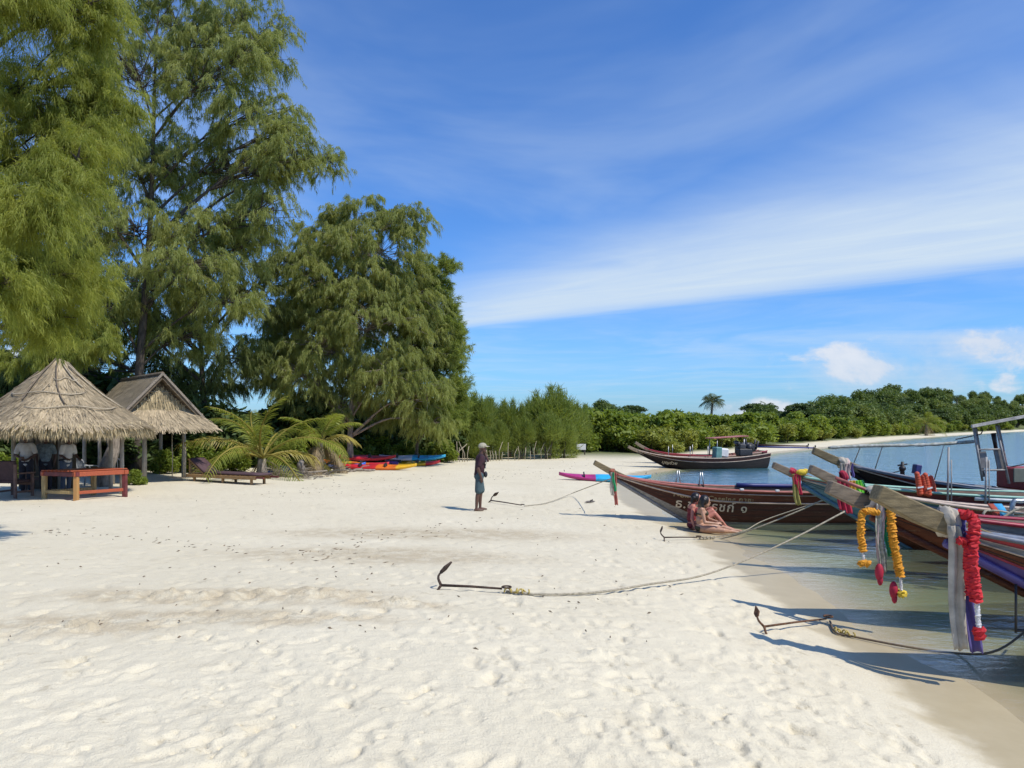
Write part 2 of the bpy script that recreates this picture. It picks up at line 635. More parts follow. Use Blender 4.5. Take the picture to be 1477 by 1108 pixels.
    dry_c = t.mix(t.m('MULTIPLY', t.ss(mid, 0.52, 0.75), 0.35), dry_c, SAND_C)
    dugf = t.m('MULTIPLY', t.m('MULTIPLY', t.ss(dg, 0.05, 0.7), t.ss(t.noise(co, 3.0, 5, 0.7), 0.32, 0.6)), 0.6)
    dry_c = t.mix(dugf, dry_c, (0.42, 0.33, 0.2))
    hollow_shade = t.m('MULTIPLY', t.ss(t.noise(co, 6.5, 6, 0.72), 0.56, 0.70), t.ss(t.noise(co, 0.9, 3, 0.6), 0.40, 0.62))  # shade of small hollows, put into the sand colour as random dark mottling
    dry_c = t.mix(t.m('MULTIPLY', hollow_shade, 0.75), dry_c, (0.40, 0.335, 0.215))
    dry_c = t.mix(t.m('MULTIPLY', t.ss(speck, 0.56, 0.72), 0.42), dry_c, (0.3, 0.24, 0.16))
    shn = t.m('ADD', sh, t.m('MULTIPLY', t.m('SUBTRACT', t.noise(co, 1.6, 4, 0.6), 0.5), 0.95))
    wet = t.m('SUBTRACT', 1.0, t.ss(shn, 0.62, 0.98))
    c = t.mix(wet, dry_c, t.mix(t.lin(mid, 0.3, 0.7), WET_A, WET_B))
    deep = t.ss(sh, -2.0, -22.0)
    nd = t.node('ShaderNodeMapRange', interpolation_type='SMOOTHSTEP')
    t.link(sh, nd.inputs['Value'])
    nd.inputs['From Min'].default_value = -1.0
    nd.inputs['From Max'].default_value = -14.0
    weed = t.m('MULTIPLY', nd.outputs[0], t.lin(t.noise(co, 0.15, 4, 0.6), 0.35, 0.65, 0.4, 0.9))
    c = t.mix(weed, c, (0.10, 0.13, 0.09))
    # land far behind the beach is covered with grass and leaf litter
    landm = t.m('MULTIPLY', t.ss(t.m('ADD', sh, t.m('MULTIPLY', t.m('SUBTRACT', t.noise(co, 0.3, 4, 0.6), 0.5), 7.0)), 20.0, 24.0), 0.95)
    yv = t.sep(co)[1]
    far_land = t.m('MULTIPLY', t.ss(yv, 44.0, 54.0), t.ss(t.m('ADD', sh, t.m('MULTIPLY', t.m('SUBTRACT', t.noise(co, 0.25, 4, 0.6), 0.5), 3.0)), 3.6, 5.4))
    grass = t.mix(t.lin(t.noise(co, 1.4, 5, 0.7), 0.3, 0.7), (0.06, 0.085, 0.025), (0.17, 0.18, 0.065))
    litter = t.mix(t.lin(t.noise(co, 3.0, 5, 0.7), 0.3, 0.7), (0.10, 0.075, 0.045), (0.32, 0.25, 0.16))
    c = t.mix(landm, c, litter)
    c = t.mix(far_land, c, grass)
    t.link(c, b.inputs['Base Color'])
    t.link(t.lin(wet, 0, 1, 0.95, 0.42), b.inputs['Roughness'])
    b.inputs['Specular IOR Level'].default_value = 0.35
    h = t.m('ADD', t.m('MULTIPLY', t.noise(co, 11, 5, 0.7), 0.5), t.m('MULTIPLY', fine, 0.42))
    h = t.m('ADD', h, t.m('MULTIPLY', t.noise(co, 95, 2, 0.6), 0.24))
    h = t.m('ADD', h, t.m('MULTIPLY', t.noise(co, 4.5, 3, 0.5), 0.2))
    h = t.m('ADD', h, t.m('MULTIPLY', t.m('MULTIPLY', t.noise(co, 24, 3, 0.7), t.ss(dg, 0.15, 0.8)), 1.2))
    bn = t.node('ShaderNodeBump')
    t.link(t.lin(wet, 0, 1, 0.5, 0.04), bn.inputs['Strength'])
    bn.inputs['Distance'].default_value = 0.05
    t.link(h, bn.inputs['Height'])
    t.link(bn.outputs[0], b.inputs['Normal'])
    o = link('beach', me, mat=m)
    tag(o, kind='structure')


SAND_A = (0.685, 0.615, 0.45)
SAND_B = (0.625, 0.555, 0.395)
SAND_C = (0.45, 0.385, 0.26)
WET_A = (0.42, 0.345, 0.205)
WET_B = (0.48, 0.40, 0.245)
build_ground()


def build_sea():
    ths = np.radians(np.linspace(-12, 150, 240))
    r = np.concatenate([[0.5, 2.0, 3.0], np.geomspace(3.4, 6000, 230)])
    rr, tt = np.meshgrid(r, ths, indexing='ij')
    x = rr * np.sin(tt)
    y = rr * np.cos(tt)
    s = shore_s(x, y)
    z = np.zeros_like(x) + 0.012 * vnoise(x * 0.9, y * 1.8, 21) * smooth01(-s / 3)
    verts = np.stack([x, y, z], -1).reshape(-1, 3)
    rows, cols = x.shape
    a = np.arange(rows - 1)[:, None] * cols + np.arange(cols - 1)[None, :]
    faces = np.stack([a, a + 1, a + cols + 1, a + cols], -1).reshape(-1, 4)[:, ::-1]
    keep = (s.reshape(-1)[faces] < 1.5).any(1)
    faces = faces[keep]
    used = np.unique(faces)
    mp = np.zeros(len(verts), int)
    mp[used] = np.arange(len(used))
    me = np_mesh('sea', verts[used], mp[faces], True)
    depth = np.maximum(0.0, -ground(x, y)).ravel()[used]
    at = me.attributes.new('depth', 'FLOAT', 'POINT')
    at.data.foreach_set('value', depth.astype(np.float32))
    m = bpy.data.materials.new('sea_water')
    m.use_nodes = True
    t = NT(m.node_tree)
    t.n.remove(t.n['Principled BSDF'])
    co = t.node('ShaderNodeTexCoord').outputs['Object']
    dp = t.node('ShaderNodeAttribute', attribute_name='depth').outputs['Fac']
    op = t.m('SUBTRACT', 1.0, t.m('EXPONENT', t.m('MULTIPLY', dp, -2.2)))
    op = t.m('MULTIPLY', op, 0.97)
    far = t.ss(dp, 0.2, 0.5)
    body_c = t.mix(far, WATER_NEAR, t.mix(t.ss(dp, 0.7, 2.0), WATER_MID, WATER_FAR))
    tr = t.node('ShaderNodeBsdfTransparent')
    t.link(t.mix(t.ss(dp, 0.0, 0.12), (1.0, 1.0, 1.0), (0.82, 0.93, 0.86)), tr.inputs[0])
    df = t.node('ShaderNodeBsdfDiffuse')
    t.link(body_c, df.inputs[0])
    mx = t.node('ShaderNodeMixShader')
    t.link(op, mx.inputs[0])
    t.link(tr.outputs[0], mx.inputs[1])
    t.link(df.outputs[0], mx.inputs[2])
    mpn = t.node('ShaderNodeMapping')
    mpn.inputs['Scale'].default_value = (0.75, 1.5, 1)
    mpn.inputs['Rotation'].default_value = (0, 0, R(12))
    t.link(co, mpn.inputs[0])
    wv = t.m('ADD', t.m('MULTIPLY', t.noise(mpn.outputs[0], 1.1, 3, 0.5, 0.4), 1.0), t.m('MULTIPLY', t.noise(mpn.outputs[0], 5.5, 4, 0.6, 0.5), 0.42))
    bn = t.node('ShaderNodeBump')
    bn.inputs['Distance'].default_value = 0.09
    t.link(t.lin(dp, 0.0, 0.3, 0.25, 0.8), bn.inputs['Strength'])
    t.link(wv, bn.inputs['Height'])
    gl = t.node('ShaderNodeBsdfGlossy')
    gl.inputs['Roughness'].default_value = 0.06
    gl.inputs[0].default_value = (1, 1, 1, 1)
    t.link(bn.outputs[0], gl.inputs['Normal'])
    fr = t.node('ShaderNodeFresnel')
    fr.inputs['IOR'].default_value = 1.33
    t.link(bn.outputs[0], fr.inputs['Normal'])
    m2 = t.node('ShaderNodeMixShader')
    t.link(t.m('MULTIPLY', fr.outputs[0], t.lin(dp, 0.0, 0.3, 0.18, 0.8), clamp=True), m2.inputs[0])
    t.link(mx.outputs[0], m2.inputs[1])
    t.link(gl.outputs[0], m2.inputs[2])
    t.link(m2.outputs[0], t.n['Material Output'].inputs[0])
    o = link('sea', me, mat=m)
    tag(o, kind='structure')


WATER_NEAR = (0.27, 0.34, 0.235)
WATER_MID = (0.10, 0.33, 0.40)
WATER_FAR = (0.08, 0.29, 0.41)
build_sea()

# ------------------------------------------------------------------ foliage tools


def needles(base, dirs, length, width, bend=0.25):
    """One slim bent triangle pair per needle tuft."""
    n = len(base)
    side = np.cross(dirs, rng.normal(size=(n, 3)))
    side /= np.linalg.norm(side, axis=1, keepdims=True) + 1e-9
    L = length[:, None]
    W = width[:, None]
    v = np.empty((n, 3, 3), np.float32)
    v[:, 0] = base - side * W * 0.5
    v[:, 1] = base + side * W * 0.5
    v[:, 2] = base + dirs * L
    v[:, 2, 2] -= bend * length * 0.3
    return v


def tri_mesh(name, v):
    n = len(v)
    return np_mesh(name, v.reshape(-1, 3), np.arange(n * 3).reshape(n, 3))


def leaves(centers, size, up=0.5):
    """Rhombic leaves, one quad each."""
    n = len(centers)
    nrm = rng.normal(size=(n, 3))
    nrm[:, 2] = np.abs(nrm[:, 2]) + up
    nrm /= np.linalg.norm(nrm, axis=1, keepdims=True)
    a = np.cross(nrm, rng.normal(size=(n, 3)))
    a /= np.linalg.norm(a, axis=1, keepdims=True) + 1e-9
    b = np.cross(nrm, a)
    S = (size * (0.6 + 0.8 * rng.random(n)))[:, None]
    v = np.empty((n, 4, 3), np.float32)
    v[:, 0] = centers - a * S
    v[:, 1] = centers + b * S * 0.45
    v[:, 2] = centers + a * S
    v[:, 3] = centers - b * S * 0.45
    return v.reshape(-1, 3), np.arange(n * 4).reshape(n, 4)


LEAF_CAS = leafmat('casuarina_needles', (0.23, 0.28, 0.08), (0.44, 0.46, 0.165), 0.58, 0.6)
LEAF_CAS_Y = leafmat('yellow_green_casuarina_needles', (0.20, 0.25, 0.05), (0.42, 0.44, 0.10), 0.58, 0.9)  # needles of a yellower green than the other sheoaks
LEAF_CAS_D = leafmat('dark_casuarina_needles', (0.14, 0.185, 0.06), (0.31, 0.345, 0.12), 0.5, 0.6)
LEAF_CAS_G = leafmat('bright_young_needles', (0.15, 0.21, 0.045), (0.32, 0.36, 0.085), 0.5, 0.5)
LEAF_A = leafmat('shrub_leaves', (0.13, 0.20, 0.03), (0.31, 0.36, 0.065), 0.45, 0.6)
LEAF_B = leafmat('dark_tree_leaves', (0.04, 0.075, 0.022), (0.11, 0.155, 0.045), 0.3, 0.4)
LEAF_C = leafmat('yellow_green_leaves', (0.20, 0.235, 0.04), (0.34, 0.35, 0.08), 0.4, 0.6)
LEAF_PALM = leafmat('palm_leaflets', (0.15, 0.20, 0.03), (0.32, 0.34, 0.07), 0.45, 1.0, 0.4)
LEAF_PALM_Y = leafmat('yellowing_palm_leaflets', (0.26, 0.23, 0.04), (0.42, 0.34, 0.09), 0.35, 1.0, 0.45)
LEAF_DEAD = leafmat('dead_palm_leaflets', (0.26, 0.19, 0.11), (0.40, 0.31, 0.19), 0.2, 1.0, 0.8)


def casuarina(name, label, basepx, d, lobes, n_needles, leaf, nlen=0.27, nwid=0.026, trunk_r=0.22, thick=0.8, top=None, bark=M_BARK,
              twig=0.55, droop=0.85, basey=None, group=None, clump=9, lean=0.0, up=0.15, limb_r=0.35):
    """Sheoak: tapered trunk, curved limbs to each lobe of the crown, drooping needle tufts."""
    base = Vector(((basepx - CX) * d / F, d, 0))
    base.z = gz(base.x, base.y) - 0.1
    root = thing(name, label, 'tree', base, 0, group)
    L = []
    for (px, py, rx, ry) in lobes:
        c = P(px, py, d) - base
        c.y += rng.uniform(-0.75, 0.75) * thick * 2.0
        L.append((c, rx * d / F, ry * d / F))
    zt = top if top else max(c.z + rz * 0.5 for c, rx, rz in L)
    cx = float(np.mean([c.x for c, _, _ in L])) * 0.45 + lean
    tp = []
    for i in range(13):
        f = i / 12
        tp.append(Vector((cx * f ** 1.5 + 0.22 * math.sin(f * 5 + d) * f, 0.18 * math.sin(f * 6 + 2 * d) * f, zt * f)))
    tr = [trunk_r * (1 - 0.88 * (i / 12) ** 0.9) * (1.25 if i == 0 else 1) for i in range(13)]
    MB().tube(tp, tr, 10).build('trunk', bark, root)

    def on_trunk(z):
        f = min(max(z / zt, 0), 1) * 12
        i = min(int(f), 11)
        return tp[i].lerp(tp[i + 1], f - i), tr[i]
    starts, dirs = [], []
    for (c, rx, rz) in L:
        hd = math.hypot(c.x - cx, c.y)
        z0 = max(0.25 * zt * 0.5, c.z - 0.55 * hd - 0.5 * rz - 0.3)
        a, r0 = on_trunk(min(z0, zt * 0.95))
        mid = a.lerp(c, 0.5) + Vector((0, 0, 0.12 * hd + 0.1))
        mb = MB()
        pts = bez([a, mid, c], 10)
        rl = max(0.018, min(r0 * 0.6, limb_r * 0.1 * (hd + 1) ** 0.5))
        mb.tube(pts, [rl * (1 - 0.85 * i / (len(pts) - 1)) for i in range(len(pts))], 6)
        nc = max(5, int(clump * (rx * rz) ** 0.5))
        for k in range(nc):
            v = rng.normal(size=3)
            v /= np.linalg.norm(v)
            q = rng.uniform(0.45, 1.0) ** 0.6
            e = Vector((v[0] * rx * q, v[1] * max(rx, rz) * thick * q, v[2] * rz * q))
            pnt = c + e
            st = pts[int(rng.integers(len(pts) // 2, len(pts)))]
            m2 = st.lerp(pnt, 0.5) + Vector((0, 0, 0.1 * e.length))
            mb.tube([st, m2, pnt], [rl * 0.35, rl * 0.25, 0.006], 4, cap=False)
            nt = 7
            out = np.array([e.x, e.y, e.z * 0.4])
            out = out / (np.linalg.norm(out) + 1e-6)
            for _ in range(nt):
                dv = out * 0.75 + rng.normal(size=3) * np.array([0.6, 0.6, 0.35]) + np.array([0, 0, up])
                dv /= np.linalg.norm(dv)
                starts.append(np.array(m2.lerp(pnt, rng.uniform(0.3, 1.05))) + rng.normal(size=3) * 0.10)
                dirs.append(dv)
        mb.build('limb', bark, root)
    starts = np.array(starts)
    dirs = np.array(dirs)
    nt = len(starts)
    per = max(6, n_needles // nt)
    tl = twig * rng.uniform(0.5, 1.3, nt)
    t = rng.random((nt, per)) ** 0.8
    pos = starts[:, None] + dirs[:, None] * (tl[:, None] * t)[..., None]
    g = droop * tl[:, None] * t ** 2
    pos[..., 2] -= g
    pos += rng.normal(size=pos.shape) * 0.035
    tang = dirs[:, None] * np.ones((1, per, 1))
    tang[..., 2] -= 2 * droop * t
    nd = tang * 0.5 + rng.normal(size=pos.shape) * 0.5
    nd[..., 2] -= 0.55 * droop / 0.55
    nd /= np.linalg.norm(nd, axis=-1, keepdims=True)
    n = nt * per
    v = needles(pos.reshape(-1, 3), nd.reshape(-1, 3), nlen * rng.uniform(0.5, 1.3, n), nwid * rng.uniform(0.6, 1.3, n))
    o = link('crown', tri_mesh('crown', v), root, mat=leaf)
    return root


# the sheoak grove behind the huts
casuarina('casuarina_tree', 'tallest feathery sheoak rising out of the picture behind the thatched huts', 195, 31,
          [(350, 30, 68, 50), (250, 20, 80, 60), (405, 150, 30, 28), (320, 120, 85, 50), (430, 225, 50, 30), (468, 222, 26, 22), (215, 120, 90, 60), (335, 225, 80, 45),
           (250, 215, 90, 60), (395, 300, 50, 34), (160, 70, 80, 70), (160, -10, 80, 50), (205, 330, 95, 45), (295, 335, 70, 45), (225, 410, 90, 38), (330, 430, 60, 34), (250, 480, 80, 34), (400, 50, 24, 45), (300, -60, 130, 60),
           (130, 180, 70, 70), (120, 290, 70, 60), (370, 175, 50, 40), (190, 240, 80, 60), (380, 90, 40, 40), (290, 390, 80, 40), (385, 240, 50, 40), (420, 190, 30, 26), (355, 345, 50, 36), (150, 440, 60, 40), (300, 60, 80, 50)],
          270000, LEAF_CAS, trunk_r=0.22, top=19.5, clump=24, nlen=0.24, nwid=0.026, twig=0.48)
casuarina('casuarina_tree', 'dark sheoak with sparse hanging boughs behind the gable-roofed shelter', 300, 36,
          [(330, 380, 85, 50), (380, 430, 55, 45), (300, 300, 80, 50), (140, 400, 80, 60), (180, 500, 80, 40), (340, 510, 60, 34), (290, 555, 55, 26), (100, 300, 70, 60), (420, 380, 50, 40), (110, 500, 70, 50), (235, 540, 60, 30),
           (60, 400, 80, 60), (40, 520, 80, 50), (260, 440, 70, 50), (200, 450, 70, 40)],
          140000, LEAF_CAS_D, trunk_r=0.2, top=11.0, clump=18, nlen=0.28, nwid=0.03)
casuarina('casuarina_tree', 'sheoak with weeping yellow-green boughs overhanging the conical thatched hut', -170, 10.8,
          [(40, 90, 80, 75), (110, 130, 45, 50), (60, 200, 95, 60), (120, 235, 40, 38), (30, 290, 80, 60), (95, 315, 50, 38), (30, 380, 75, 50), (60, 420, 45, 28), (10, 450, 45, 30), (60, 20, 60, 40), (110, -10, 60, 40), (20, -40, 90, 50), (-60, 150, 80, 90), (-60, 350, 80, 70)],
          230000, LEAF_CAS_Y, nlen=0.13, nwid=0.010, trunk_r=0.26, top=9.0, thick=0.7, twig=0.30, clump=46, droop=0.7)
casuarina('casuarina_tree', 'small yellow-green sheoak with hanging boughs just behind the cone roof', 60, 28,
          [(130, 465, 42, 26), (150, 410, 36, 30), (60, 470, 60, 34), (110, 505, 50, 20), (30, 510, 50, 26), (90, 400, 50, 34), (165, 500, 26, 20)],
          52000, LEAF_CAS_Y, nlen=0.24, nwid=0.022, trunk_r=0.13, top=6.5, clump=13, droop=0.9, twig=0.45)
casuarina('casuarina_tree', 'broad drooping sheoak at the end of the grove above the kayaks', 505, 37,
          [(520, 305, 55, 30), (590, 318, 40, 18), (470, 340, 55, 40), (555, 365, 75, 50), (485, 410, 90, 50), (590, 425, 55, 55), (545, 465, 90, 50), (600, 510, 55, 50), (470, 495, 60, 45),
           (540, 550, 80, 34), (410, 460, 45, 40), (620, 570, 40, 30), (440, 540, 40, 36), (500, 520, 80, 50), (430, 390, 40, 40), (515, 440, 80, 60), (570, 540, 60, 40), (390, 520, 50, 45), (480, 580, 70, 26), (580, 590, 50, 24), (450, 450, 60, 50), (560, 410, 70, 50), (620, 480, 45, 50), (510, 360, 60, 40), (625, 610, 36, 22)],
          330000, LEAF_CAS, nlen=0.25, nwid=0.028, trunk_r=0.17, top=12.0, bark=M_BARK_PALE, clump=24, droop=0.9, twig=0.48)
casuarina('casuarina_tree', 'upright young sheoak with ragged branch tips beside the broad drooping one', 600, 38,
          [(640, 400, 14, 30), (625, 440, 30, 45), (655, 470, 16, 34), (640, 520, 32, 40), (663, 500, 12, 20), (630, 580, 36, 30), (600, 480, 34, 60), (652, 560, 20, 26), (610, 400, 22, 28), (645, 600, 28, 24)],
          90000, LEAF_CAS_G, nlen=0.26, nwid=0.028, trunk_r=0.10, top=9.2, clump=22, droop=0.15, up=0.5, twig=0.55)
casuarina('casuarina_tree', 'slim leaning sheoak among the dark trunks behind the young palms', 468, 38,
          [(430, 470, 50, 40), (400, 530, 40, 30), (450, 570, 50, 24), (370, 500, 40, 30)], 30000, LEAF_CAS_D, trunk_r=0.10, top=7.5, bark=M_BARK_PALE, lean=-0.6)

# bare leaning trunk between the two huts
t0 = gp(150, 702)
t0.z -= 0.1
rt = thing('leaning_tree', 'pale leaning forked trunk standing between the two thatched huts', 'tree', t0)
MB().tube(bez([(0, 0, 0), (0.05, 0, 0.6), (0.22, 0.1, 1.2), (0.38, 0.2, 1.9), (0.42, 0.3, 2.5)], 14), [0.28, 0.24, 0.22, 0.22, 0.22, 0.21, 0.2, 0.19, 0.18, 0.17, 0.16, 0.14, 0.12][:13], 12).build('trunk', M_BARK_PALE, rt)
mbl = MB()
mbl.tube(bez([(0.22, 0.1, 1.2), (0.1, 0.0, 1.8), (-0.1, 0, 2.2)], 8), [0.12, 0.11, 0.1, 0.09, 0.08, 0.07, 0.06, 0.05, 0.04], 8)
mbl.build('limb', M_BARK_PALE, rt)


# ------------------------------------------------------------------ shrubs and far woods
def shrub_proto(name, label, group, leaf, n, size, w, h, stems=5, lobes=9, seed=1, cat='shrub', trunk=0.0, flat=False, needle=False):
    rr = np.random.default_rng(seed)
    root = thing(name, label, cat, (0, 0, -50), 0, group)
    mb = MB()
    cs = []
    for k in range(lobes):
        a = rr.uniform(0, 2 * math.pi)
        q = w * rr.uniform(0.1, 0.8)
        zz = trunk + (h - trunk) * (rr.uniform(0.2, 0.95) if not flat else rr.uniform(0.55, 0.95))
        zz *= 1 - 0.35 * (q / w) ** 2
        cs.append(np.array([q * math.cos(a), q * math.sin(a), zz]))
    for k in range(lobes if trunk else stems):
        c = cs[k % lobes]
        st = (0, 0, trunk * 0.6) if trunk else (c[0] * 0.25, c[1] * 0.25, -0.1)
        mb.tube(bez([st, tuple(c * np.array([0.5, 0.5, 0.65])), tuple(c)], 6), [0.05 * h / 3 * (1 - 0.12 * i) for i in range(7)][:7], 5)
    if trunk:
        mb.tube([(0, 0, -0.3), (0.05, 0, trunk * 0.4), (0, 0, trunk)], [0.09 * h / 3, 0.07 * h / 3, 0.06 * h / 3], 7)
    mb.build('stem' if not trunk else 'trunk', M_BARK, root)
    cs = np.array(cs)
    idx = rr.integers(0, lobes, n)
    v = rr.normal(size=(n, 3))
    v /= np.linalg.norm(v, axis=1, keepdims=True)
    rad = (rr.random(n) ** 0.45) * (0.42 + 0.25 * rr.random(lobes)[idx])
    off = v * rad[:, None] * np.array([w * 0.75, w * 0.75, (h - trunk) * (0.5 if not flat else 0.28)])
    pts = cs[idx] + off
    pts[:, 2] = np.maximum(pts[:, 2], 0.05)
    if needle:
        nl = 15
        per = n // 60
        ex, ed = [], []
        for k in range(nl):
            c = cs[rr.integers(0, lobes)]
            hh = h * rr.uniform(0.75, 1.2)
            f = rr.random(per)
            r_l = 0.34 * (1 - f * f) + 0.08
            aa = rr.uniform(0, 6.28, per)
            ex.append(np.stack([c[0] * 0.8 + r_l * np.cos(aa) * rr.random(per), c[1] * 0.8 + r_l * np.sin(aa) * rr.random(per), h * 0.55 + (hh - h * 0.55) * f], -1))
        ex = np.concatenate(ex)
        pts = np.concatenate([pts[:-len(ex)], ex])
        dv = v * 0.5 + rr.normal(size=(n, 3)) * 0.3
        dv[:, 2] += 0.55
        dv /= np.linalg.norm(dv, axis=1, keepdims=True)
        me = tri_mesh('foliage', needles(pts, dv, size * rr.uniform(0.6, 1.5, n), 0.11 * size * rr.uniform(0.7, 1.3, n), -0.1))
    else:
        vv, ff = leaves(pts, size)
        me = np_mesh('foliage', vv, ff)
    link('foliage' if not trunk else 'crown', me, root, mat=leaf)
    return root


def scatter(proto, spots):
    """First spot takes the prototype itself, the rest copies."""
    for k, (x, y, sc, rz) in enumerate(spots):
        loc = (x, y, gz(x, y) - 0.05)
        sx = sc * rng.uniform(0.85, 1.2)
        if k == 0:
            proto.location = loc
            proto.rotation_euler = (0, 0, rz)
            proto.scale = (sx, sx, sc)
        else:
            dup(proto, loc, rz, scale=(sx, sx, sc))


def spot(px, d, sc):
    return ((px - CX) * d / F, d, sc, rng.uniform(0, 6.28))


# young sheoak thicket at the end of the beach
SH_Y = shrub_proto('young_casuarina', 'bushy bright green young sheoak in the thicket along the stick fence', 'young sheoaks behind the stick fence', LEAF_CAS_G, 12000, 0.3, 1.7, 3.2, lobes=13, seed=3, cat='tree', needle=True)
scatter(SH_Y, [spot(*a) for a in ((800, 47, 1.25), (770, 50, 1.05), (825, 52, 1.0), (735, 46, 1.0), (705, 49, 1.05), (680, 45, 1.1), (660, 49, 1.2), (640, 47, 1.0), (790, 44.5, 0.8), (752, 44, 0.72),
                                  (812, 46, 0.7), (720, 43.5, 0.65), (690, 42.5, 0.6), (845, 56, 0.95))])
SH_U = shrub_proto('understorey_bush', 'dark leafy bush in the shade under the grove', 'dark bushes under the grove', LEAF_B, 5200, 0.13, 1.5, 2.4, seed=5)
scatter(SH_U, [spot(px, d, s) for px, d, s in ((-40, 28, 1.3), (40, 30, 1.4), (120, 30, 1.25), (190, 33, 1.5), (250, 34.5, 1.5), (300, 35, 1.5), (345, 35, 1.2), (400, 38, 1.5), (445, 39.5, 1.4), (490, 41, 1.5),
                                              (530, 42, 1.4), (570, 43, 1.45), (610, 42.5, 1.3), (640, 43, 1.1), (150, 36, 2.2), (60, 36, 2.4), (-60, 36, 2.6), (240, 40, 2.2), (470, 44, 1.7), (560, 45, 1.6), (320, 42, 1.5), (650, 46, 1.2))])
SH_L = shrub_proto('leafy_bush', 'low light green bush at the edge of the sand under the grove', 'light green bushes under the grove', LEAF_A, 2600, 0.09, 0.75, 1.05, seed=8)
scatter(SH_L, [spot(px, d, s) for px, d, s in ((195, 24.6, 0.5), (240, 30, 0.9), (290, 31, 1.2), (330, 31.5, 1.2), (500, 38.5, 1.1), (545, 40, 1.3), (590, 40, 1.1), (625, 40, 1.0), (645, 40, 1.1), (425, 33, 1.3), (405, 33, 1.1),
                                              (570, 39.5, 0.9), (20, 26, 0.9), (310, 30.5, 0.8))])

# shore scrub and woods along the bay
SH_S = shrub_proto('shore_shrub', 'rounded bright green shrub in the scrub along the far shore', 'shrubs along the far shore', LEAF_A, 2600, 0.16, 1.9, 2.2, seed=11)
SH_S2 = shrub_proto('shore_shrub', 'yellowish green shrub in the scrub along the far shore', 'yellowish shrubs along the far shore', LEAF_C, 2200, 0.16, 1.7, 1.9, seed=12)
TR_D = shrub_proto('spreading_tree', 'dark spreading tree standing above the far shore scrub', 'dark trees above the far shore', LEAF_B, 3400, 0.24, 3.6, 5.2, lobes=15, seed=13, cat='tree', trunk=2.2, flat=True)
TR_M = shrub_proto('round_tree', 'green rounded tree on the low hill across the bay', 'trees on the low hill across the bay', leafmat('hill_tree_leaves', (0.075, 0.125, 0.03), (0.20, 0.25, 0.065), 0.35, 0.3), 3000, 0.26, 3.0, 5.0, lobes=14, seed=14, cat='tree', trunk=1.4)


def shore_row(n, y0, y1, inland0, inland1, sc0, sc1, azmin=0.02, azmax=0.80, seed=0):
    r_ = np.random.default_rng(seed)
    out = []
    while len(out) < n:
        y = y0 * (y1 / y0) ** r_.random()
        s = r_.uniform(inland0, inland1)
        sl = (np.interp(y + 2, SHY, SHX) - np.interp(y - 2, SHY, SHX)) / 4
        x = float(np.interp(y, SHY, SHX) - s * math.sqrt(1 + min(sl, 2.0) ** 2))
        if azmin < x / y < azmax:
            out.append((x, y, r_.uniform(sc0, sc1), r_.uniform(0, 6.28)))
    return out


scatter(SH_S, shore_row(160, 52, 240, 5.5, 12, 0.7, 1.3, 0.10, seed=31))
scatter(SH_S2, shore_row(70, 52, 200, 4.8, 9, 0.55, 1.0, 0.10, seed=32))
TR_D_SPOTS = [(x, y, sc * (0.5 if 0.16 < x / y < 0.32 else 0.72 if x / y < 0.17 else 1.0), rz) for x, y, sc, rz in shore_row(56, 60, 240, 10, 24, 0.5, 0.85, 0.07, seed=33)]
scatter(TR_D, TR_D_SPOTS)
def hill_spots(n, az0, az1, s0, s1, sc0, sc1, seed):
    """Even in bearing, spread up the slope behind the beach."""
    r_ = np.random.default_rng(seed)
    out = []
    while len(out) < n:
        az = r_.uniform(az0, az1)
        y = np.geomspace(60, 520, 900)
        s = shore_s(az * y, y)
        want = s0 + (s1 - s0) * r_.random() ** 1.3
        k = int(np.argmax(s > want))
        if s[k] > want:
            out.append((az * y[k], y[k], r_.uniform(sc0, sc1), r_.uniform(0, 6.28)))
    return out


def low_gap(spots):
    """Only low growth round the lone palm."""
    return [(x, y, sc * (0.5 if 0.16 < x / y < 0.32 else 0.72 if x / y < 0.17 else 1.0), rz) for x, y, sc, rz in spots]


TR_P = shrub_proto('round_tree', 'pale green loose-crowned tree on the low hill across the bay', 'pale trees on the low hill across the bay', leafmat('pale_hill_leaves', (0.11, 0.16, 0.04), (0.27, 0.31, 0.085), 0.35, 0.3), 2600, 0.22, 2.4, 4.6, lobes=17, seed=24, cat='tree', trunk=1.0)
scatter(TR_M, low_gap(hill_spots(45, 0.04, 0.42, 10, 34, 0.5, 0.8, 34)) + hill_spots(115, 0.41, 0.66, 7, 44, 0.6, 1.15, 35) + hill_spots(40, 0.62, 0.74, 5, 42, 0.6, 1.2, 36))
scatter(TR_P, low_gap(hill_spots(35, 0.04, 0.42, 10, 34, 0.45, 0.75, 44)) + hill_spots(85, 0.41, 0.68, 7, 40, 0.55, 1.05, 45) + hill_spots(30, 0.62, 0.74, 5, 42, 0.6, 1.1, 46))


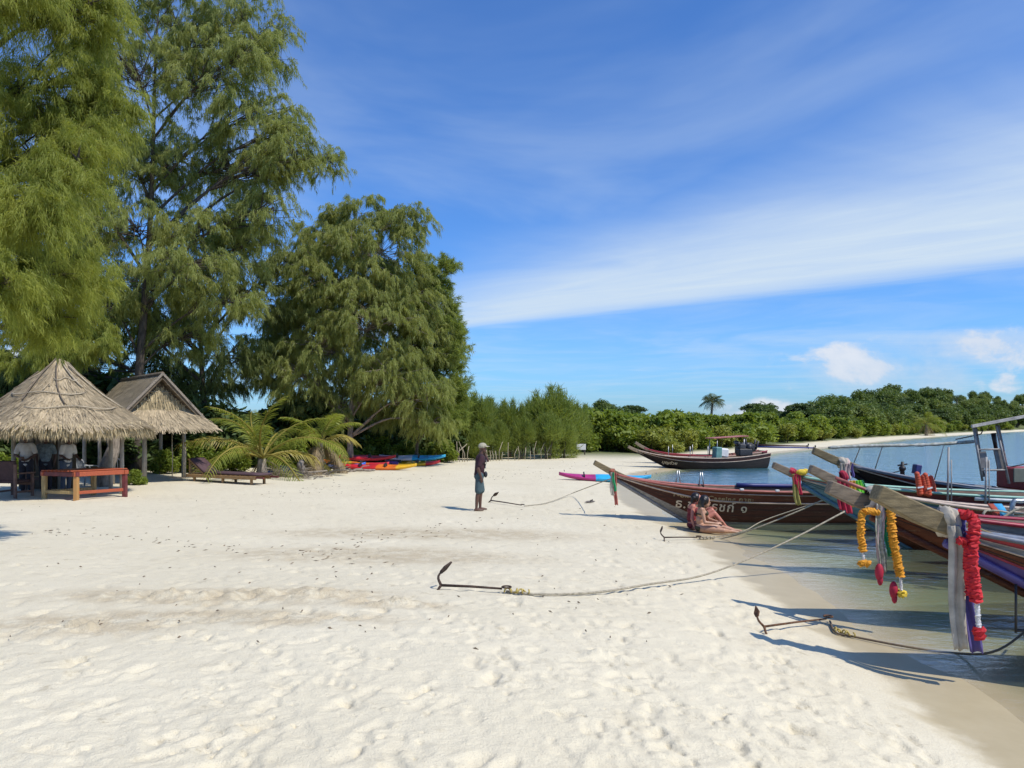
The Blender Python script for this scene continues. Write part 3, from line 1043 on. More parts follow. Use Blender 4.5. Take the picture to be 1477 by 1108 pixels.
# ------------------------------------------------------------------ palms
def frond_mesh(length, droop, rise, leafl, n=34, seed=0, width=0.05, hang=0.35):
    r_ = np.random.default_rng(seed)
    pts = []
    for i in range(13):
        f = i / 12
        pts.append(Vector((length * f * math.cos(rise * (1 - f * 0.4)), 0.06 * math.sin(f * 3 + seed), length * (math.sin(rise) * f - droop * f ** 2.2))))
    mb = MB()
    mb.tube(pts, [0.028 * (1 - 0.85 * i / 12) * length / 2 + 0.004 for i in range(13)], 5, mi=1)
    for k in range(n):
        f = 0.16 + 0.83 * k / (n - 1)
        i = min(int(f * 12), 11)
        p = pts[i].lerp(pts[i + 1], f * 12 - i)
        t = (pts[min(i + 1, 12)] - pts[i]).normalized()
        ll = leafl * (0.45 + 0.75 * math.sin(math.pi * min(f * 0.85 + 0.12, 1))) * r_.uniform(0.85, 1.1)
        for sgn in (-1, 1):
            side = Vector((0, sgn, 0))
            dv = (side * 0.8 + t * 0.62 + Vector((0, 0, r_.uniform(-0.15, 0.15)))).normalized()
            hg = hang * r_.uniform(0.7, 1.3)
            m = p + dv * ll * 0.5 + Vector((0, 0, -hg * ll * 0.18))
            e = p + dv * ll * 0.95 + Vector((0, 0, -hg * ll * 0.85))
            w = t * width * 0.5
            mb.add([p - w * 0.5, p + w * 0.5, m + w, m - w, e], [(0, 1, 2, 3), (3, 2, 4)])
    return mb


def palm(name, label, loc, trunk_h, nf, length, leaf, seed, trunk_r=0.14, dead=0, yellow=(), leafl=0.5, lean=(0, 0), cat='palm'):
    r_ = np.random.default_rng(seed)
    root = thing(name, label, cat, loc)
    tp = [Vector((lean[0] * (i / 8) ** 1.6, lean[1] * (i / 8) ** 1.6, -0.1 + (trunk_h + 0.1) * i / 8)) for i in range(9)]
    MB().tube(tp, [trunk_r * (1.35 - 0.5 * i / 8) * (1 + 0.06 * (i % 2)) for i in range(9)], 9).build('trunk', M_BARK_PALE, root)
    a0 = r_.uniform(0, 6)
    for k in range(nf):
        az = a0 + k * 2.399
        f = k / max(nf - 1, 1)
        rise = 1.42 - 1.2 * f
        mb = frond_mesh(length * r_.uniform(0.85, 1.1), 0.30 + 0.5 * f, rise, leafl, seed=seed * 50 + k, hang=0.3 + 0.5 * f)
        o = mb.build('frond', [LEAF_PALM_Y if k in yellow else leaf, LEAF_PALM_Y], root, tp[-1])
        o.rotation_euler = (r_.normal() * 0.2, 0, az)
    for k in range(dead):
        mb = frond_mesh(length * r_.uniform(0.5, 0.75), 0.95, -0.35, leafl * 0.8, seed=seed * 70 + k, hang=1.3)
        o = mb.build('dead_frond', [LEAF_DEAD, LEAF_DEAD], root, tp[-1])
        o.rotation_euler = (0, 0, k * 2.1 + r_.uniform(0, 0.8))
    return root


def ppx(px, d, dz=0.0):
    x = (px - CX) * d / F
    return (x, d, gz(x, d) + dz)


palm('young_coconut_palm', 'young coconut palm with arching yellow-green fronds beside the sun lounger', ppx(378, 29), 0.7, 15, 3.6, LEAF_PALM, 4, 0.17, dead=2, yellow=(7, 9, 11), leafl=0.55)
palm('young_coconut_palm', 'small palm with a brown skirt of dead fronds next to the kayaks', ppx(462, 31), 1.3, 10, 1.9, LEAF_PALM, 9, 0.12, dead=8, yellow=(6,), leafl=0.5)
palm('coconut_palm', 'lone tall coconut palm sticking up above the far scrub', ppx(1025, 112), 4.3, 15, 1.9, leafmat('far_palm_leaflets', (0.05, 0.075, 0.02), (0.12, 0.14, 0.04), 0.3, 0.5), 12, 0.17, leafl=0.9, lean=(0.3, 0))
palm('coconut_palm', 'pale green palm at the foot of the wooded hill across the bay', ppx(1336, 135), 2.0, 12, 3.2, LEAF_PALM, 15, 0.2, leafl=1.0, dead=3)
palm('coconut_palm', 'dark palm crown on the ridge line of the wooded hill', ppx(1380, 240, 0), 6.0, 11, 2.2, LEAF_B, 17, 0.22, leafl=1.0)
palm('coconut_palm', 'short palm beside the dark spreading trees over the far scrub', ppx(1108, 128), 3.6, 11, 2.0, LEAF_B, 18, 0.15, leafl=0.9)

# ------------------------------------------------------------------ thatched shelters
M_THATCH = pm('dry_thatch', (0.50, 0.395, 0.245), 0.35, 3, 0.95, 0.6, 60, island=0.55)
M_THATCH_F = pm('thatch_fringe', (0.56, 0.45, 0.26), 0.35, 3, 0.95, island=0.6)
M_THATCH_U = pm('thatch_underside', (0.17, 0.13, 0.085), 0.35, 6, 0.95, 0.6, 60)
M_BAMBOO = pm('split_bamboo', (0.42, 0.35, 0.24), 0.3, 4, 0.7)
M_BAMBOO_D = pm('old_dark_bamboo', (0.17, 0.13, 0.085), 0.3, 4, 0.8)


def thatch_strips(quads, n, length=0.34, width=0.03, lift=0.035):
    """Loose strips lying down the slope of each roof patch (ridge a-b, eave d-c)."""
    area = [((b - a).length + (c - d).length) * 0.5 * ((d - a).length) for a, b, c, d in quads]
    tot = sum(area)
    vs = []
    for (a, b, c, d), ar in zip(quads, area):
        k = int(n * ar / tot)
        A, B, C, D = (np.array(q) for q in (a, b, c, d))
        wa = np.linalg.norm(B - A)
        wc = np.linalg.norm(C - D)
        v = rng.random(k)
        if wa < wc * 0.5:
            v = np.sqrt(v)
        u = rng.random(k)[:, None]
        v = v[:, None]
        p = (A * (1 - u) + B * u) * (1 - v) + (D * (1 - u) + C * u) * v
        dn = (D * (1 - u) + C * u) - (A * (1 - u) + B * u)
        dn = dn / np.linalg.norm(dn, axis=1, keepdims=True)
        nr = np.cross(C - D, D - A)
        nr = nr / np.linalg.norm(nr)
        if nr[2] < 0:
            nr = -nr
        sd = np.cross(nr, dn)
        dn = dn + sd * rng.normal(0, 0.16, (k, 1)) + nr * rng.normal(0, 0.05, (k, 1))
        L = length * rng.uniform(0.5, 1.3, (k, 1))
        W = width * rng.uniform(0.5, 1.4, (k, 1))
        h = nr * (0.008 + lift * rng.random((k, 1)))
        q = np.empty((k, 4, 3))
        q[:, 0] = p - sd * W / 2 + h * 0.3
        q[:, 1] = p + sd * W / 2 + h * 0.3
        q[:, 2] = p + dn * L + sd * W * 0.3 + h
        q[:, 3] = p + dn * L - sd * W * 0.3 + h
        vs.append(q)
    v = np.concatenate(vs).reshape(-1, 3)
    return np_mesh('thatch', v, np.arange(len(v)).reshape(-1, 4))


def fringe_mesh(edges, n, length=0.3, width=0.028, out=None, clumpy=0.5):
    vs = []
    tot = sum((b - a).length for a, b, o in edges)
    for a, b, o in edges:
        k = int(n * (b - a).length / tot)
        A, B, O = np.array(a), np.array(b), np.array(o)
        t = rng.random((k, 1))
        p = A * (1 - t) + B * t + rng.normal(0, 0.03, (k, 3)) - O * rng.uniform(0, 0.12, (k, 1))
        e = (B - A) / np.linalg.norm(B - A)
        m = 0.6 + clumpy * (np.sin(t * 23 * np.linalg.norm(B - A)) * 0.4 + rng.random((k, 1)) * 0.9)
        L = length * m
        dn = np.array([0, 0, -1.0]) + O * rng.uniform(0.0, 0.5, (k, 1)) + e * rng.normal(0, 0.13, (k, 1))
        W = width * rng.uniform(0.5, 1.3, (k, 1))
        q = np.empty((k, 3, 3))
        ax = e + O * rng.normal(0, 0.5, (k, 1))
        q[:, 0] = p - ax * W / 2
        q[:, 1] = p + ax * W / 2
        q[:, 2] = p + dn * L
        vs.append(q)
    v = np.concatenate(vs).reshape(-1, 3)
    return np_mesh('fringe', v, np.arange(len(v)).reshape(-1, 3))


def cone_hut():
    d = 21.2
    cx = (86 - CX) * d / F
    g = gz(cx, d)
    root = thing('thatched_hut', 'round thatched hut with a steep cone roof and a shaggy straw fringe', 'hut', (cx, d, g))
    ap = H + (HY - 519) * d / F - g
    ev = 1.98
    Rr = 2.28
    n = 14
    ring = [Vector((Rr * (1 + 0.03 * math.sin(k * 2.3)) * math.cos(2 * math.pi * k / n), Rr * math.sin(2 * math.pi * k / n), ev + 0.05 * math.sin(k * 1.7))) for k in range(n)]
    prof = [(0.0, ap), (0.14, ap - 0.05), (0.26, ap - 0.2), (1.15, ap - 1.02), (Rr * 0.86, ev + 0.22), (Rr, ev)]
    mb = MB()
    N = 28
    vs, fs = [], []
    for (r, z) in prof:
        for k in range(N):
            a = 2 * math.pi * k / N
            rr_ = r * (1 + 0.02 * math.sin(3 * a + r * 3) + 0.012 * math.sin(7 * a))
            vs.append((rr_ * math.cos(a), rr_ * math.sin(a), z + 0.03 * math.sin(5 * a + r)))
    for i in range(len(prof) - 1):
        for k in range(N):
            k2 = (k + 1) % N
            fs.append((i * N + k, (i + 1) * N + k, (i + 1) * N + k2, i * N + k2))
    mb.add(vs, fs, 0, True)
    low = [(x * 0.97, y * 0.97, z - 0.12) for (x, y, z) in vs]
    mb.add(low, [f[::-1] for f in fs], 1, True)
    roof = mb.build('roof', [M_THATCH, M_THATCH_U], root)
    quads = []
    for i in range(1, len(prof) - 1):
        for k in range(N):
            k2 = (k + 1) % N
            quads.append(tuple(Vector(vs[q]) for q in (i * N + k, i * N + k2, (i + 1) * N + k2, (i + 1) * N + k)))
    o = link('thatch', thatch_strips(quads, 15000, 0.32, 0.022, 0.03), roof, mat=M_THATCH)
    o['kind'] = 'stuff'
    edges = []
    e0 = (len(prof) - 1) * N
    for k in range(N):
        a, b = Vector(vs[e0 + k]), Vector(vs[e0 + (k + 1) % N])
        oo = (a + b) / 2
        oo.z = 0
        edges.append((a, b, oo.normalized()))
    o = link('fringe', fringe_mesh(edges, 11000, 0.37, 0.026), roof, mat=M_THATCH_F)
    o['kind'] = 'stuff'
    # split bamboo holding the thatch down

    def on_roof(az, f):
        for i in range(len(prof) - 1):
            if prof[i][0] <= f <= prof[i + 1][0]:
                q = (f - prof[i][0]) / (prof[i + 1][0] - prof[i][0])
                z = prof[i][1] * (1 - q) + prof[i + 1][1] * q
                return Vector((f * math.cos(az), f * math.sin(az), z + 0.075))
        return Vector((0, 0, ap))
    for az, f0, f1, dk in ((-1.95, 0.1, 1.45, 1), (-1.25, 0.2, 1.6, 1), (-0.75, 0.15, 1.0, 0), (-2.6, 0.5, 1.5, 1), (-0.2, 0.3, 1.7, 0), (0.9, 0.2, 1.6, 0), (2.2, 0.2, 1.6, 0)):
        MB().tube([on_roof(az + 0.05 * q, f0 + (f1 - f0) * q / 6) for q in range(7)], 0.022, 5).build('bamboo_batten', M_BAMBOO_D if dk else M_BAMBOO, roof)
    for f, a0, a1 in ((1.2, -2.2, -0.5), (1.72, -1.5, -0.1), (0.75, -1.2, -0.4)):
        MB().tube([on_roof(a0 + (a1 - a0) * q / 10, f + 0.05 * math.sin(q)) for q in range(11)], 0.018, 5).build('bamboo_batten', M_BAMBOO, roof)
    # posts and eave beam
    for px, py, r in ((88, 707, 0.10), (143, 699, 0.058)):
        p = gp(px, py)
        q = p - Vector((cx, d, g))
        MB().tube([(q.x, q.y, -0.25), (q.x + 0.02, q.y, 1.0), (q.x, q.y, 2.35)], [r, r * 0.95, r * 0.9], 9).build('post', M_POST, root)
    for (x, y) in ((-1.6, -0.6), (-0.8, 1.4), (0.7, 1.4), (-1.7, 0.6), (1.5, 0.5)):
        MB().tube([(x, y, -0.25), (x, y, 2.3)], 0.06, 8).build('post', M_POST, root)
    for a, b in (((-1.7, -1.0, 2.12), (1.3, -1.55, 2.12)), ((-1.7, -0.6, 2.2), (-0.8, 1.4, 2.2)), ((-0.8, 1.4, 2.2), (0.7, 1.4, 2.2)), ((0.7, 1.4, 2.2), (1.5, 0.5, 2.2)), ((1.15, -0.4, 2.12), (1.62, -0.9, 2.25))):
        MB().tube([a, b], 0.035, 6).build('beam', M_WOOD_GREY, root)
    MB().tube([(1.08, -0.3, 1.7), (1.6, -0.5, 2.1)], 0.025, 6).build('brace', M_BAMBOO, root)
    # woven screen at the back
    for k in range(11):
        x = -2.15 + k * 0.16
        MB().box((x, 1.62 + 0.02 * (k % 2), 1.1), (0.15, 0.02, 2.15), None).build('screen_plank', M_BAMBOO_D, root)
    return root, Vector((cx, d, g))


cone_hut()


def gable_hut():
    d = 25.6
    ax = Vector((-0.66, 0.75, 0)).normalized()     # from the front gable to the back
    sd = Vector((ax.y, -ax.x, 0))                   # to the right
    fx = (230 - CX) * d / F
    g = gz(fx, d)
    root = thing('gable_shelter', 'open thatched shelter with a gable roof and pale log posts', 'hut', (fx, d, g))
    ap = H + (HY - 541) * d / F - g
    ev = 2.02
    hw = 1.52
    Ld = 4.8
    back = ax * Ld
    apx = Vector((0, 0, ap))
    ov = ax * -0.35                                  # roof overhang in front
    A = apx + ov
    B = apx + back
    ER = sd * hw + Vector((0, 0, ev))
    EL = sd * -hw + Vector((0, 0, ev))
    mb = MB()

    def slab(a, b, c, dd, th=0.1):
        n_ = (b - a).cross(dd - a).normalized()
        if n_.z < 0:
            n_ = -n_
        lo = [q - n_ * th for q in (a, b, c, dd)]
        vs = [a, b, c, dd] + lo
        mb.add(vs, [(0, 1, 2, 3)], 0)
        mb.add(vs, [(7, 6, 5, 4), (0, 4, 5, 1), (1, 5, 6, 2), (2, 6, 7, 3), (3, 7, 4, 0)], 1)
    gr = 0.36                                        # the gable stops above a hip skirt
    GR = A.lerp(ER + ov, 1.0)
    GL = A.lerp(EL + ov, 1.0)
    slab(A, B, ER + back, GR)
    slab(A, B, EL + back, GL)
    roof = mb.build('roof', [M_THATCH, M_THATCH_U], root)
    o = link('thatch', thatch_strips([(A, B, ER + back, GR), (A, B, EL + back, GL)], 9000, 0.4, 0.026), roof, mat=M_THATCH)
    o['kind'] = 'stuff'
    # gable thatch: an upper panel and the hip skirt below it
    mb = MB()
    g0 = Vector((0, 0, ap - 0.28))
    gl = sd * -0.98 + Vector((0, 0, ev + 0.52))
    grr = sd * 0.98 + Vector((0, 0, ev + 0.52))
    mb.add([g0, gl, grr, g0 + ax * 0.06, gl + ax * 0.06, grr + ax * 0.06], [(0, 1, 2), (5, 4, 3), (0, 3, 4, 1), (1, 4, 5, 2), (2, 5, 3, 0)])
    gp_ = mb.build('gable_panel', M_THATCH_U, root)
    eds = []
    for k in range(7):
        f0 = k / 7
        zz = ap - 0.45 - f0 * (ap - ev - 0.85)
        w = 0.92 * (f0 + 0.12)
        eds.append((sd * -w + Vector((0, 0, zz)) - ax * 0.06, sd * w + Vector((0, 0, zz)) - ax * 0.06, -ax))
    o = link('fringe', fringe_mesh(eds, 2600, 0.36, 0.03), gp_, mat=M_THATCH_F)
    o['kind'] = 'stuff'
    s1, s2 = gl - ax * 0.05, grr - ax * 0.05
    s3, s4 = sd * (hw + 0.05) + Vector((0, 0, ev - 0.04)) - ax * 0.6, sd * -(hw + 0.05) + Vector((0, 0, ev - 0.04)) - ax * 0.6
    mb = MB()
    slab(s1, s2, s3, s4, 0.07)
    sk = mb.build('hip_skirt', [M_THATCH, M_THATCH_U], root)
    o = link('thatch', thatch_strips([(s1, s2, s3, s4)], 3800, 0.38, 0.028), sk, mat=M_THATCH)
    o['kind'] = 'stuff'
    o = link('fringe', fringe_mesh([(s4, s3, -ax), (s3, ER + back, sd), (s4, EL + back, -sd)], 3600, 0.24, 0.03), roof, mat=M_THATCH_F)
    o['kind'] = 'stuff'
    # ridge roll, verge battens, rafters under the verge
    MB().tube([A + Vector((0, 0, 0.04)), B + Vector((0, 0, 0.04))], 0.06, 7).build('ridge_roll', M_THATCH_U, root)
    for E in (GR, GL):
        MB().beam(A + Vector((0, 0, 0.03)) - ax * 0.03, E + Vector((0, 0, 0.03)) - ax * 0.03, 0.05, 0.07).build('verge_batten', M_WOOD_GREY, root)
    for k in range(9):
        f = 0.12 + 0.82 * k / 8
        a = A.lerp(GR, f) + Vector((0, 0, -0.13))
        MB().tube([a, a + ax * 0.9], 0.018, 5).build('roof_purlin', M_BAMBOO, root)
    for f in (0.35, 0.7):
        MB().tube([g0.lerp(gl, f) - ax * 0.1, g0.lerp(grr, f) - ax * 0.1], 0.016, 5).build('bamboo_batten', M_BAMBOO, root)
    base = Vector((fx, d, g))
    for px, py in ((208, 696), (265, 689)):
        q = gp(px, py) - base
        MB().tube([(q.x, q.y, -0.25), (q.x + 0.015, q.y, 1.1), (q.x - 0.01, q.y, ev + 0.2)], [0.085, 0.075, 0.07], 9).build('post', M_POST, root)
    for v in (ax * (Ld - 0.3) + sd * 1.35, ax * (Ld - 0.3) - sd * 1.35, ax * 0.2 - sd * 1.4):
        MB().tube([(v.x, v.y, -0.25), (v.x, v.y, ev + 0.2)], 0.07, 8).build('post', M_POST, root)
    for a, b in ((sd * 1.35 - ax * 0.2, sd * -1.4), (sd * 1.35 + ax * 4.4, sd * 1.35 - ax * 0.3), (sd * -1.35 + ax * 4.4, sd * -1.35)):
        MB().tube([a + Vector((0, 0, ev - 0.02)), b + Vector((0, 0, ev - 0.02))], 0.045, 7).build('beam', M_WOOD_GREY, root)
    q = gp(265, 689) - base
    MB().tube([(q.x, q.y, 1.62), (q.x + 0.5, q.y - 0.2, ev + 0.0)], 0.025, 6).build('brace', M_BAMBOO, root)
    q2 = gp(208, 696) - base
    MB().tube([(q2.x, q2.y, 1.62), (q2.x - 0.45, q2.y - 0.1, ev + 0.0)], 0.025, 6).build('brace', M_BAMBOO, root)
    # rope swing hanging inside
    sw = thing('rope_swing', 'knotted rope swing hanging inside the gable-roofed shelter', 'swing', base + Vector((0.05, 0.8, 0)))
    for x in (0.02, 0.42):
        MB().tube([(x, 0, 0.12), (x + 0.02, 0, 0.9), (x, 0, 1.12), (x, 0, ev)], [0.016, 0.016, 0.02, 0.014], 5).build('rope', M_ROPE, sw)
    MB().box((0.22, 0, 0.12), (0.5, 0.16, 0.03)).build('seat', M_WOOD_GREY, sw)


gable_hut()

# ------------------------------------------------------------------ furniture
M_ORANGE = pm('red_orange_varnish', (0.42, 0.10, 0.03), 0.35, 6, 0.45, 0.2, 30, stretch=(1, 6, 6), col2=(0.30, 0.06, 0.03))
M_ORANGE2 = pm('worn_orange_wood', (0.48, 0.20, 0.05), 0.35, 6, 0.55, 0.2, 30, stretch=(6, 6, 1), col2=(0.36, 0.24, 0.09))
M_YWOOD = pm('yellowed_pine', (0.42, 0.30, 0.13), 0.3, 5, 0.7, 0.3, 30, stretch=(6, 6, 1))
M_MAROON = pm('maroon_painted_wood', (0.16, 0.03, 0.028), 0.3, 6, 0.5)
M_DKCHAIR = pm('dark_brown_cushion', (0.075, 0.035, 0.033), 0.25, 8, 0.7)
M_CHAIRW = pm('brown_chair_wood', (0.19, 0.10, 0.07), 0.3, 6, 0.6, 0.2, 30)
M_SLAT = pm('straw_coloured_slats', (0.34, 0.25, 0.14), 0.3, 6, 0.7)


def beach_table():
    a = gp(110, 722)          # near corner leg
    b = gp(180, 717)          # right leg
    c = gp(64, 719.5)         # left leg
    c = a + (c - a) * 1.0
    root = thing('beach_table', 'long low slatted table with red-orange rails and mismatched legs on the sand', 'table', a)
    h = 0.72
    A, B, Cc = Vector((0, 0, 0)), (b - a), (c - a)
    B.z = Cc.z = 0
    D = B + Cc
    for q, m in ((A, M_ORANGE2), (B, M_MAROON), (Cc, M_YWOOD), (D, M_YWOOD)):
        MB().box((q.x, q.y, h / 2 - 0.06), (0.115, 0.115, h + 0.12), None, 0, 0.012).build('leg', m, root)
    for p, q, m in ((A, B, M_ORANGE), (Cc, A, M_MAROON), (Cc, D, M_ORANGE), (B, D, M_ORANGE)):
        e = (q - p).normalized()
        MB().beam(p - e * 0.08 + Vector((0, 0, h - 0.03)), q + e * 0.08 + Vector((0, 0, h - 0.03)), 0.13, 0.12, bev=0.01).build('apron', m, root)
    for p, q, m in ((A, B, M_ORANGE), (Cc, A, M_YWOOD), (Cc, D, M_YWOOD)):
        MB().beam(p + Vector((0, 0, 0.2)), q + Vector((0, 0, 0.2)), 0.05, 0.085, bev=0.008).build('stretcher', m, root)
    n = 8
    for k in range(n):
        f = (k + 0.5) / n
        p, q = Cc * f, B + Cc * f
        e = (q - p).normalized()
        MB().beam(p - e * 0.1 + Vector((0, 0, h + 0.055)), q + e * 0.1 + Vector((0, 0, h + 0.055)), Cc.length / n * 0.86, 0.03, bev=0.006).build('slat', M_ORANGE, root)


beach_table()


def arm_chair(label, loc, rot, back, seatm):
    root = thing('wooden_armchair', label, 'chair', loc, rot)
    w, dp = 0.62, 0.6
    for sx in (-1, 1):
        MB().box((sx * w / 2, -dp / 2, 0.29), (0.07, 0.07, 0.66), None, 0, 0.008).build('leg', M_CHAIRW, root)
        MB().box((sx * w / 2, dp / 2, 0.43), (0.07, 0.07, 0.94), None, 0, 0.008).build('leg', M_CHAIRW, root)
        MB().beam((sx * w / 2, -dp / 2 - 0.08, 0.645), (sx * w / 2, dp / 2 + 0.02, 0.645), 0.09, 0.04, bev=0.008).build('armrest', M_CHAIRW, root)
        MB().beam((sx * w / 2, -dp / 2, 0.14), (sx * w / 2, dp / 2, 0.14), 0.04, 0.05).build('stretcher', M_CHAIRW, root)
    MB().beam((-w / 2, -dp / 2, 0.34), (w / 2, -dp / 2, 0.34), 0.05, 0.08).build('seat_rail', M_CHAIRW, root)
    if back == 'cushion':
        MB().box((0, -0.02, 0.42), (w - 0.08, dp - 0.06, 0.09), None, 0, 0.03).build('seat_cushion', seatm, root)
        MB().box((0, dp / 2 - 0.06, 0.72), (w - 0.05, 0.1, 0.54), Euler((-0.12, 0, 0)), 0, 0.03).build('back_cushion', seatm, root)
    else:
        for k in range(6):
            MB().box((0, -0.24 + k * 0.095, 0.40), (w - 0.07, 0.075, 0.025)).build('slat', seatm, root)
        for k in range(7):
            MB().box((0, dp / 2 - 0.01, 0.47 + k * 0.075), (w - 0.07, 0.025, 0.055)).build('slat', seatm, root)
    return root


q = gp(20, 716)
arm_chair('dark brown cushioned wooden armchair at the end of the long low table', (q.x, q.y, q.z), R(172), 'cushion', M_DKCHAIR)
q = gp(60, 706)
arm_chair('straw-coloured slat-backed armchair behind the long low table', (q.x, q.y, q.z), R(10), 'slat', M_SLAT)

M_PLAS = pm('pale_green_grey_plastic', (0.42, 0.47, 0.45), 0.08, 5, 0.45)
M_PLASD = pm('grey_plastic', (0.33, 0.34, 0.34), 0.08, 5, 0.5)


def plastic_chair(label, loc, rot, mat):
    root = thing('plastic_chair', label, 'chair', loc, rot)
    for sx in (-1, 1):
        MB().tube([(sx * 0.24, -0.24, 0), (sx * 0.21, -0.2, 0.42)], [0.022, 0.03], 6).build('leg', mat, root)
        MB().tube([(sx * 0.24, 0.26, 0), (sx * 0.2, 0.2, 0.42)], [0.022, 0.03], 6).build('leg', mat, root)
        MB().tube(bez([(sx * 0.22, -0.2, 0.43), (sx * 0.26, -0.18, 0.62), (sx * 0.26, 0.1, 0.65), (sx * 0.22, 0.25, 0.66)], 9), 0.02, 6).build('armrest', mat, root)
    MB().box((0, 0, 0.43), (0.46, 0.44, 0.03), None, 0, 0.01).build('seat', mat, root)
    mb = MB()
    mb.tube(bez([(-0.21, 0.2, 0.43), (-0.22, 0.27, 0.75), (-0.12, 0.31, 0.86), (0.12, 0.31, 0.86), (0.22, 0.27, 0.75), (0.21, 0.2, 0.43)], 20), 0.022, 6)
    mb.build('back_frame', mat, root)
    for k in range(5):
        x = -0.13 + k * 0.065
        MB().beam((x, 0.22, 0.46), (x, 0.3, 0.84), 0.03, 0.012, up=(0, 1, 0)).build('back_slat', mat, root)


q = gp(335, 676)
plastic_chair('pale green plastic garden chair behind the sun lounger', (q.x, q.y, q.z), R(160), M_PLAS)
q = gp(165, 698)
plastic_chair('grey plastic garden chair under the eave beyond the orange table', (q.x, q.y, q.z), R(200), M_PLASD)
q = gp(127, 700)
plastic_chair('grey plastic garden chair beside the thin hut post', (q.x, q.y, q.z), R(150), M_PLASD)


def lounger():
    a = gp(272, 694)
    e = gp(366, 700)
    v = e - a
    L = 2.0
    ang = math.atan2(v.y, v.x)
    root = thing('sun_lounger', 'wooden sun lounger with raised dark brown cushioned backrest by the young palm', 'sun lounger', (a.x, a.y, min(a.z, e.z)), ang)
    W = 0.66
    L = v.length + 0.15
    M_L = pm('lounger_teak', (0.36, 0.215, 0.09), 0.3, 5, 0.65, 0.3, 30, stretch=(1, 6, 6))
    M_LD = pm('lounger_cushion', (0.085, 0.045, 0.05), 0.2, 8, 0.75)
    for s in (0, 1):
        y = W * s
        MB().beam((-0.12, y, 0.23), (L - 0.05, y, 0.23), 0.06, 0.11, bev=0.008).build('side_rail', M_L, root)
        for x in (0.25, L * 0.5, L - 0.3):
            MB().box((x, y + (0.045 if s == 0 else -0.045), 0.09), (0.09, 0.06, 0.3), None, 0, 0.006).build('leg', M_L, root)
        MB().beam((L - 0.1, y, 0.25), (L + 0.3, y, 0.25), 0.05, 0.06).build('handle', M_MAROON, root)
    for k in range(15):
        x = 0.0 + k * (L - 0.1) / 14
        MB().box((x, W / 2, 0.295), (0.07, W - 0.02, 0.02)).build('slat', M_L, root)
    b0, b1 = Vector((0.72, W / 2, 0.31)), Vector((0.02, W / 2, 0.78))
    dr = (b1 - b0).normalized()
    for s in (0, 1):
        y = W * s + (0.04 if s == 0 else -0.04)
        MB().beam((b0.x, y, b0.z), (b1.x, y, b1.z), 0.04, 0.05, up=(0, 1, 0)).build('back_rail', M_L, root)
        MB().beam((0.02, y, 0.28), (0.02, y, 0.79), 0.05, 0.05, up=(1, 0, 0)).build('back_prop', M_L, root)
        for k in range(6):
            f = 0.12 + k * 0.14
            p = b0.lerp(b1, f)
            MB().beam((0.04, y, 0.30 + f * 0.3), (p.x, y, p.z - 0.02), 0.02, 0.035, up=(0, 1, 0)).build('side_lattice', M_SLAT, root)
    MB().beam((0.02, -0.02, 0.8), (0.02, W + 0.02, 0.8), 0.06, 0.04).build('top_rail', M_ORANGE2, root)
    mb = MB()
    n = 24
    vs = []
    pts = [b1 + Vector((0.03, 0, 0.03)), b0.lerp(b1, 0.5) + Vector((0.03, 0, 0.05)), b0 + Vector((0.04, 0, 0.06)), Vector((1.2, W / 2, 0.345)), Vector((L + 0.02, W / 2, 0.34))]
    cur = bez(pts, n)
    for p in cur:
        for (y, dz) in ((-W / 2 + 0.03, -0.03), (-W / 2 + 0.01, 0.0), (-W / 2 + 0.05, 0.04), (W / 2 - 0.05, 0.04), (W / 2 - 0.01, 0.0), (W / 2 - 0.03, -0.03)):
            vs.append((p.x, p.y + y, p.z + dz))
    k = len(cur)
    fs = [(i * 6 + j, i * 6 + (j + 1) % 6, (i + 1) * 6 + (j + 1) % 6, (i + 1) * 6 + j) for i in range(k - 1) for j in range(6)]
    fs += [tuple(range(5, -1, -1)), tuple((k - 1) * 6 + j for j in range(6))]
    mb.add(vs, fs, 0, True)
    mb.build('cushion', M_LD, root)


lounger()

# ------------------------------------------------------------------ kayaks


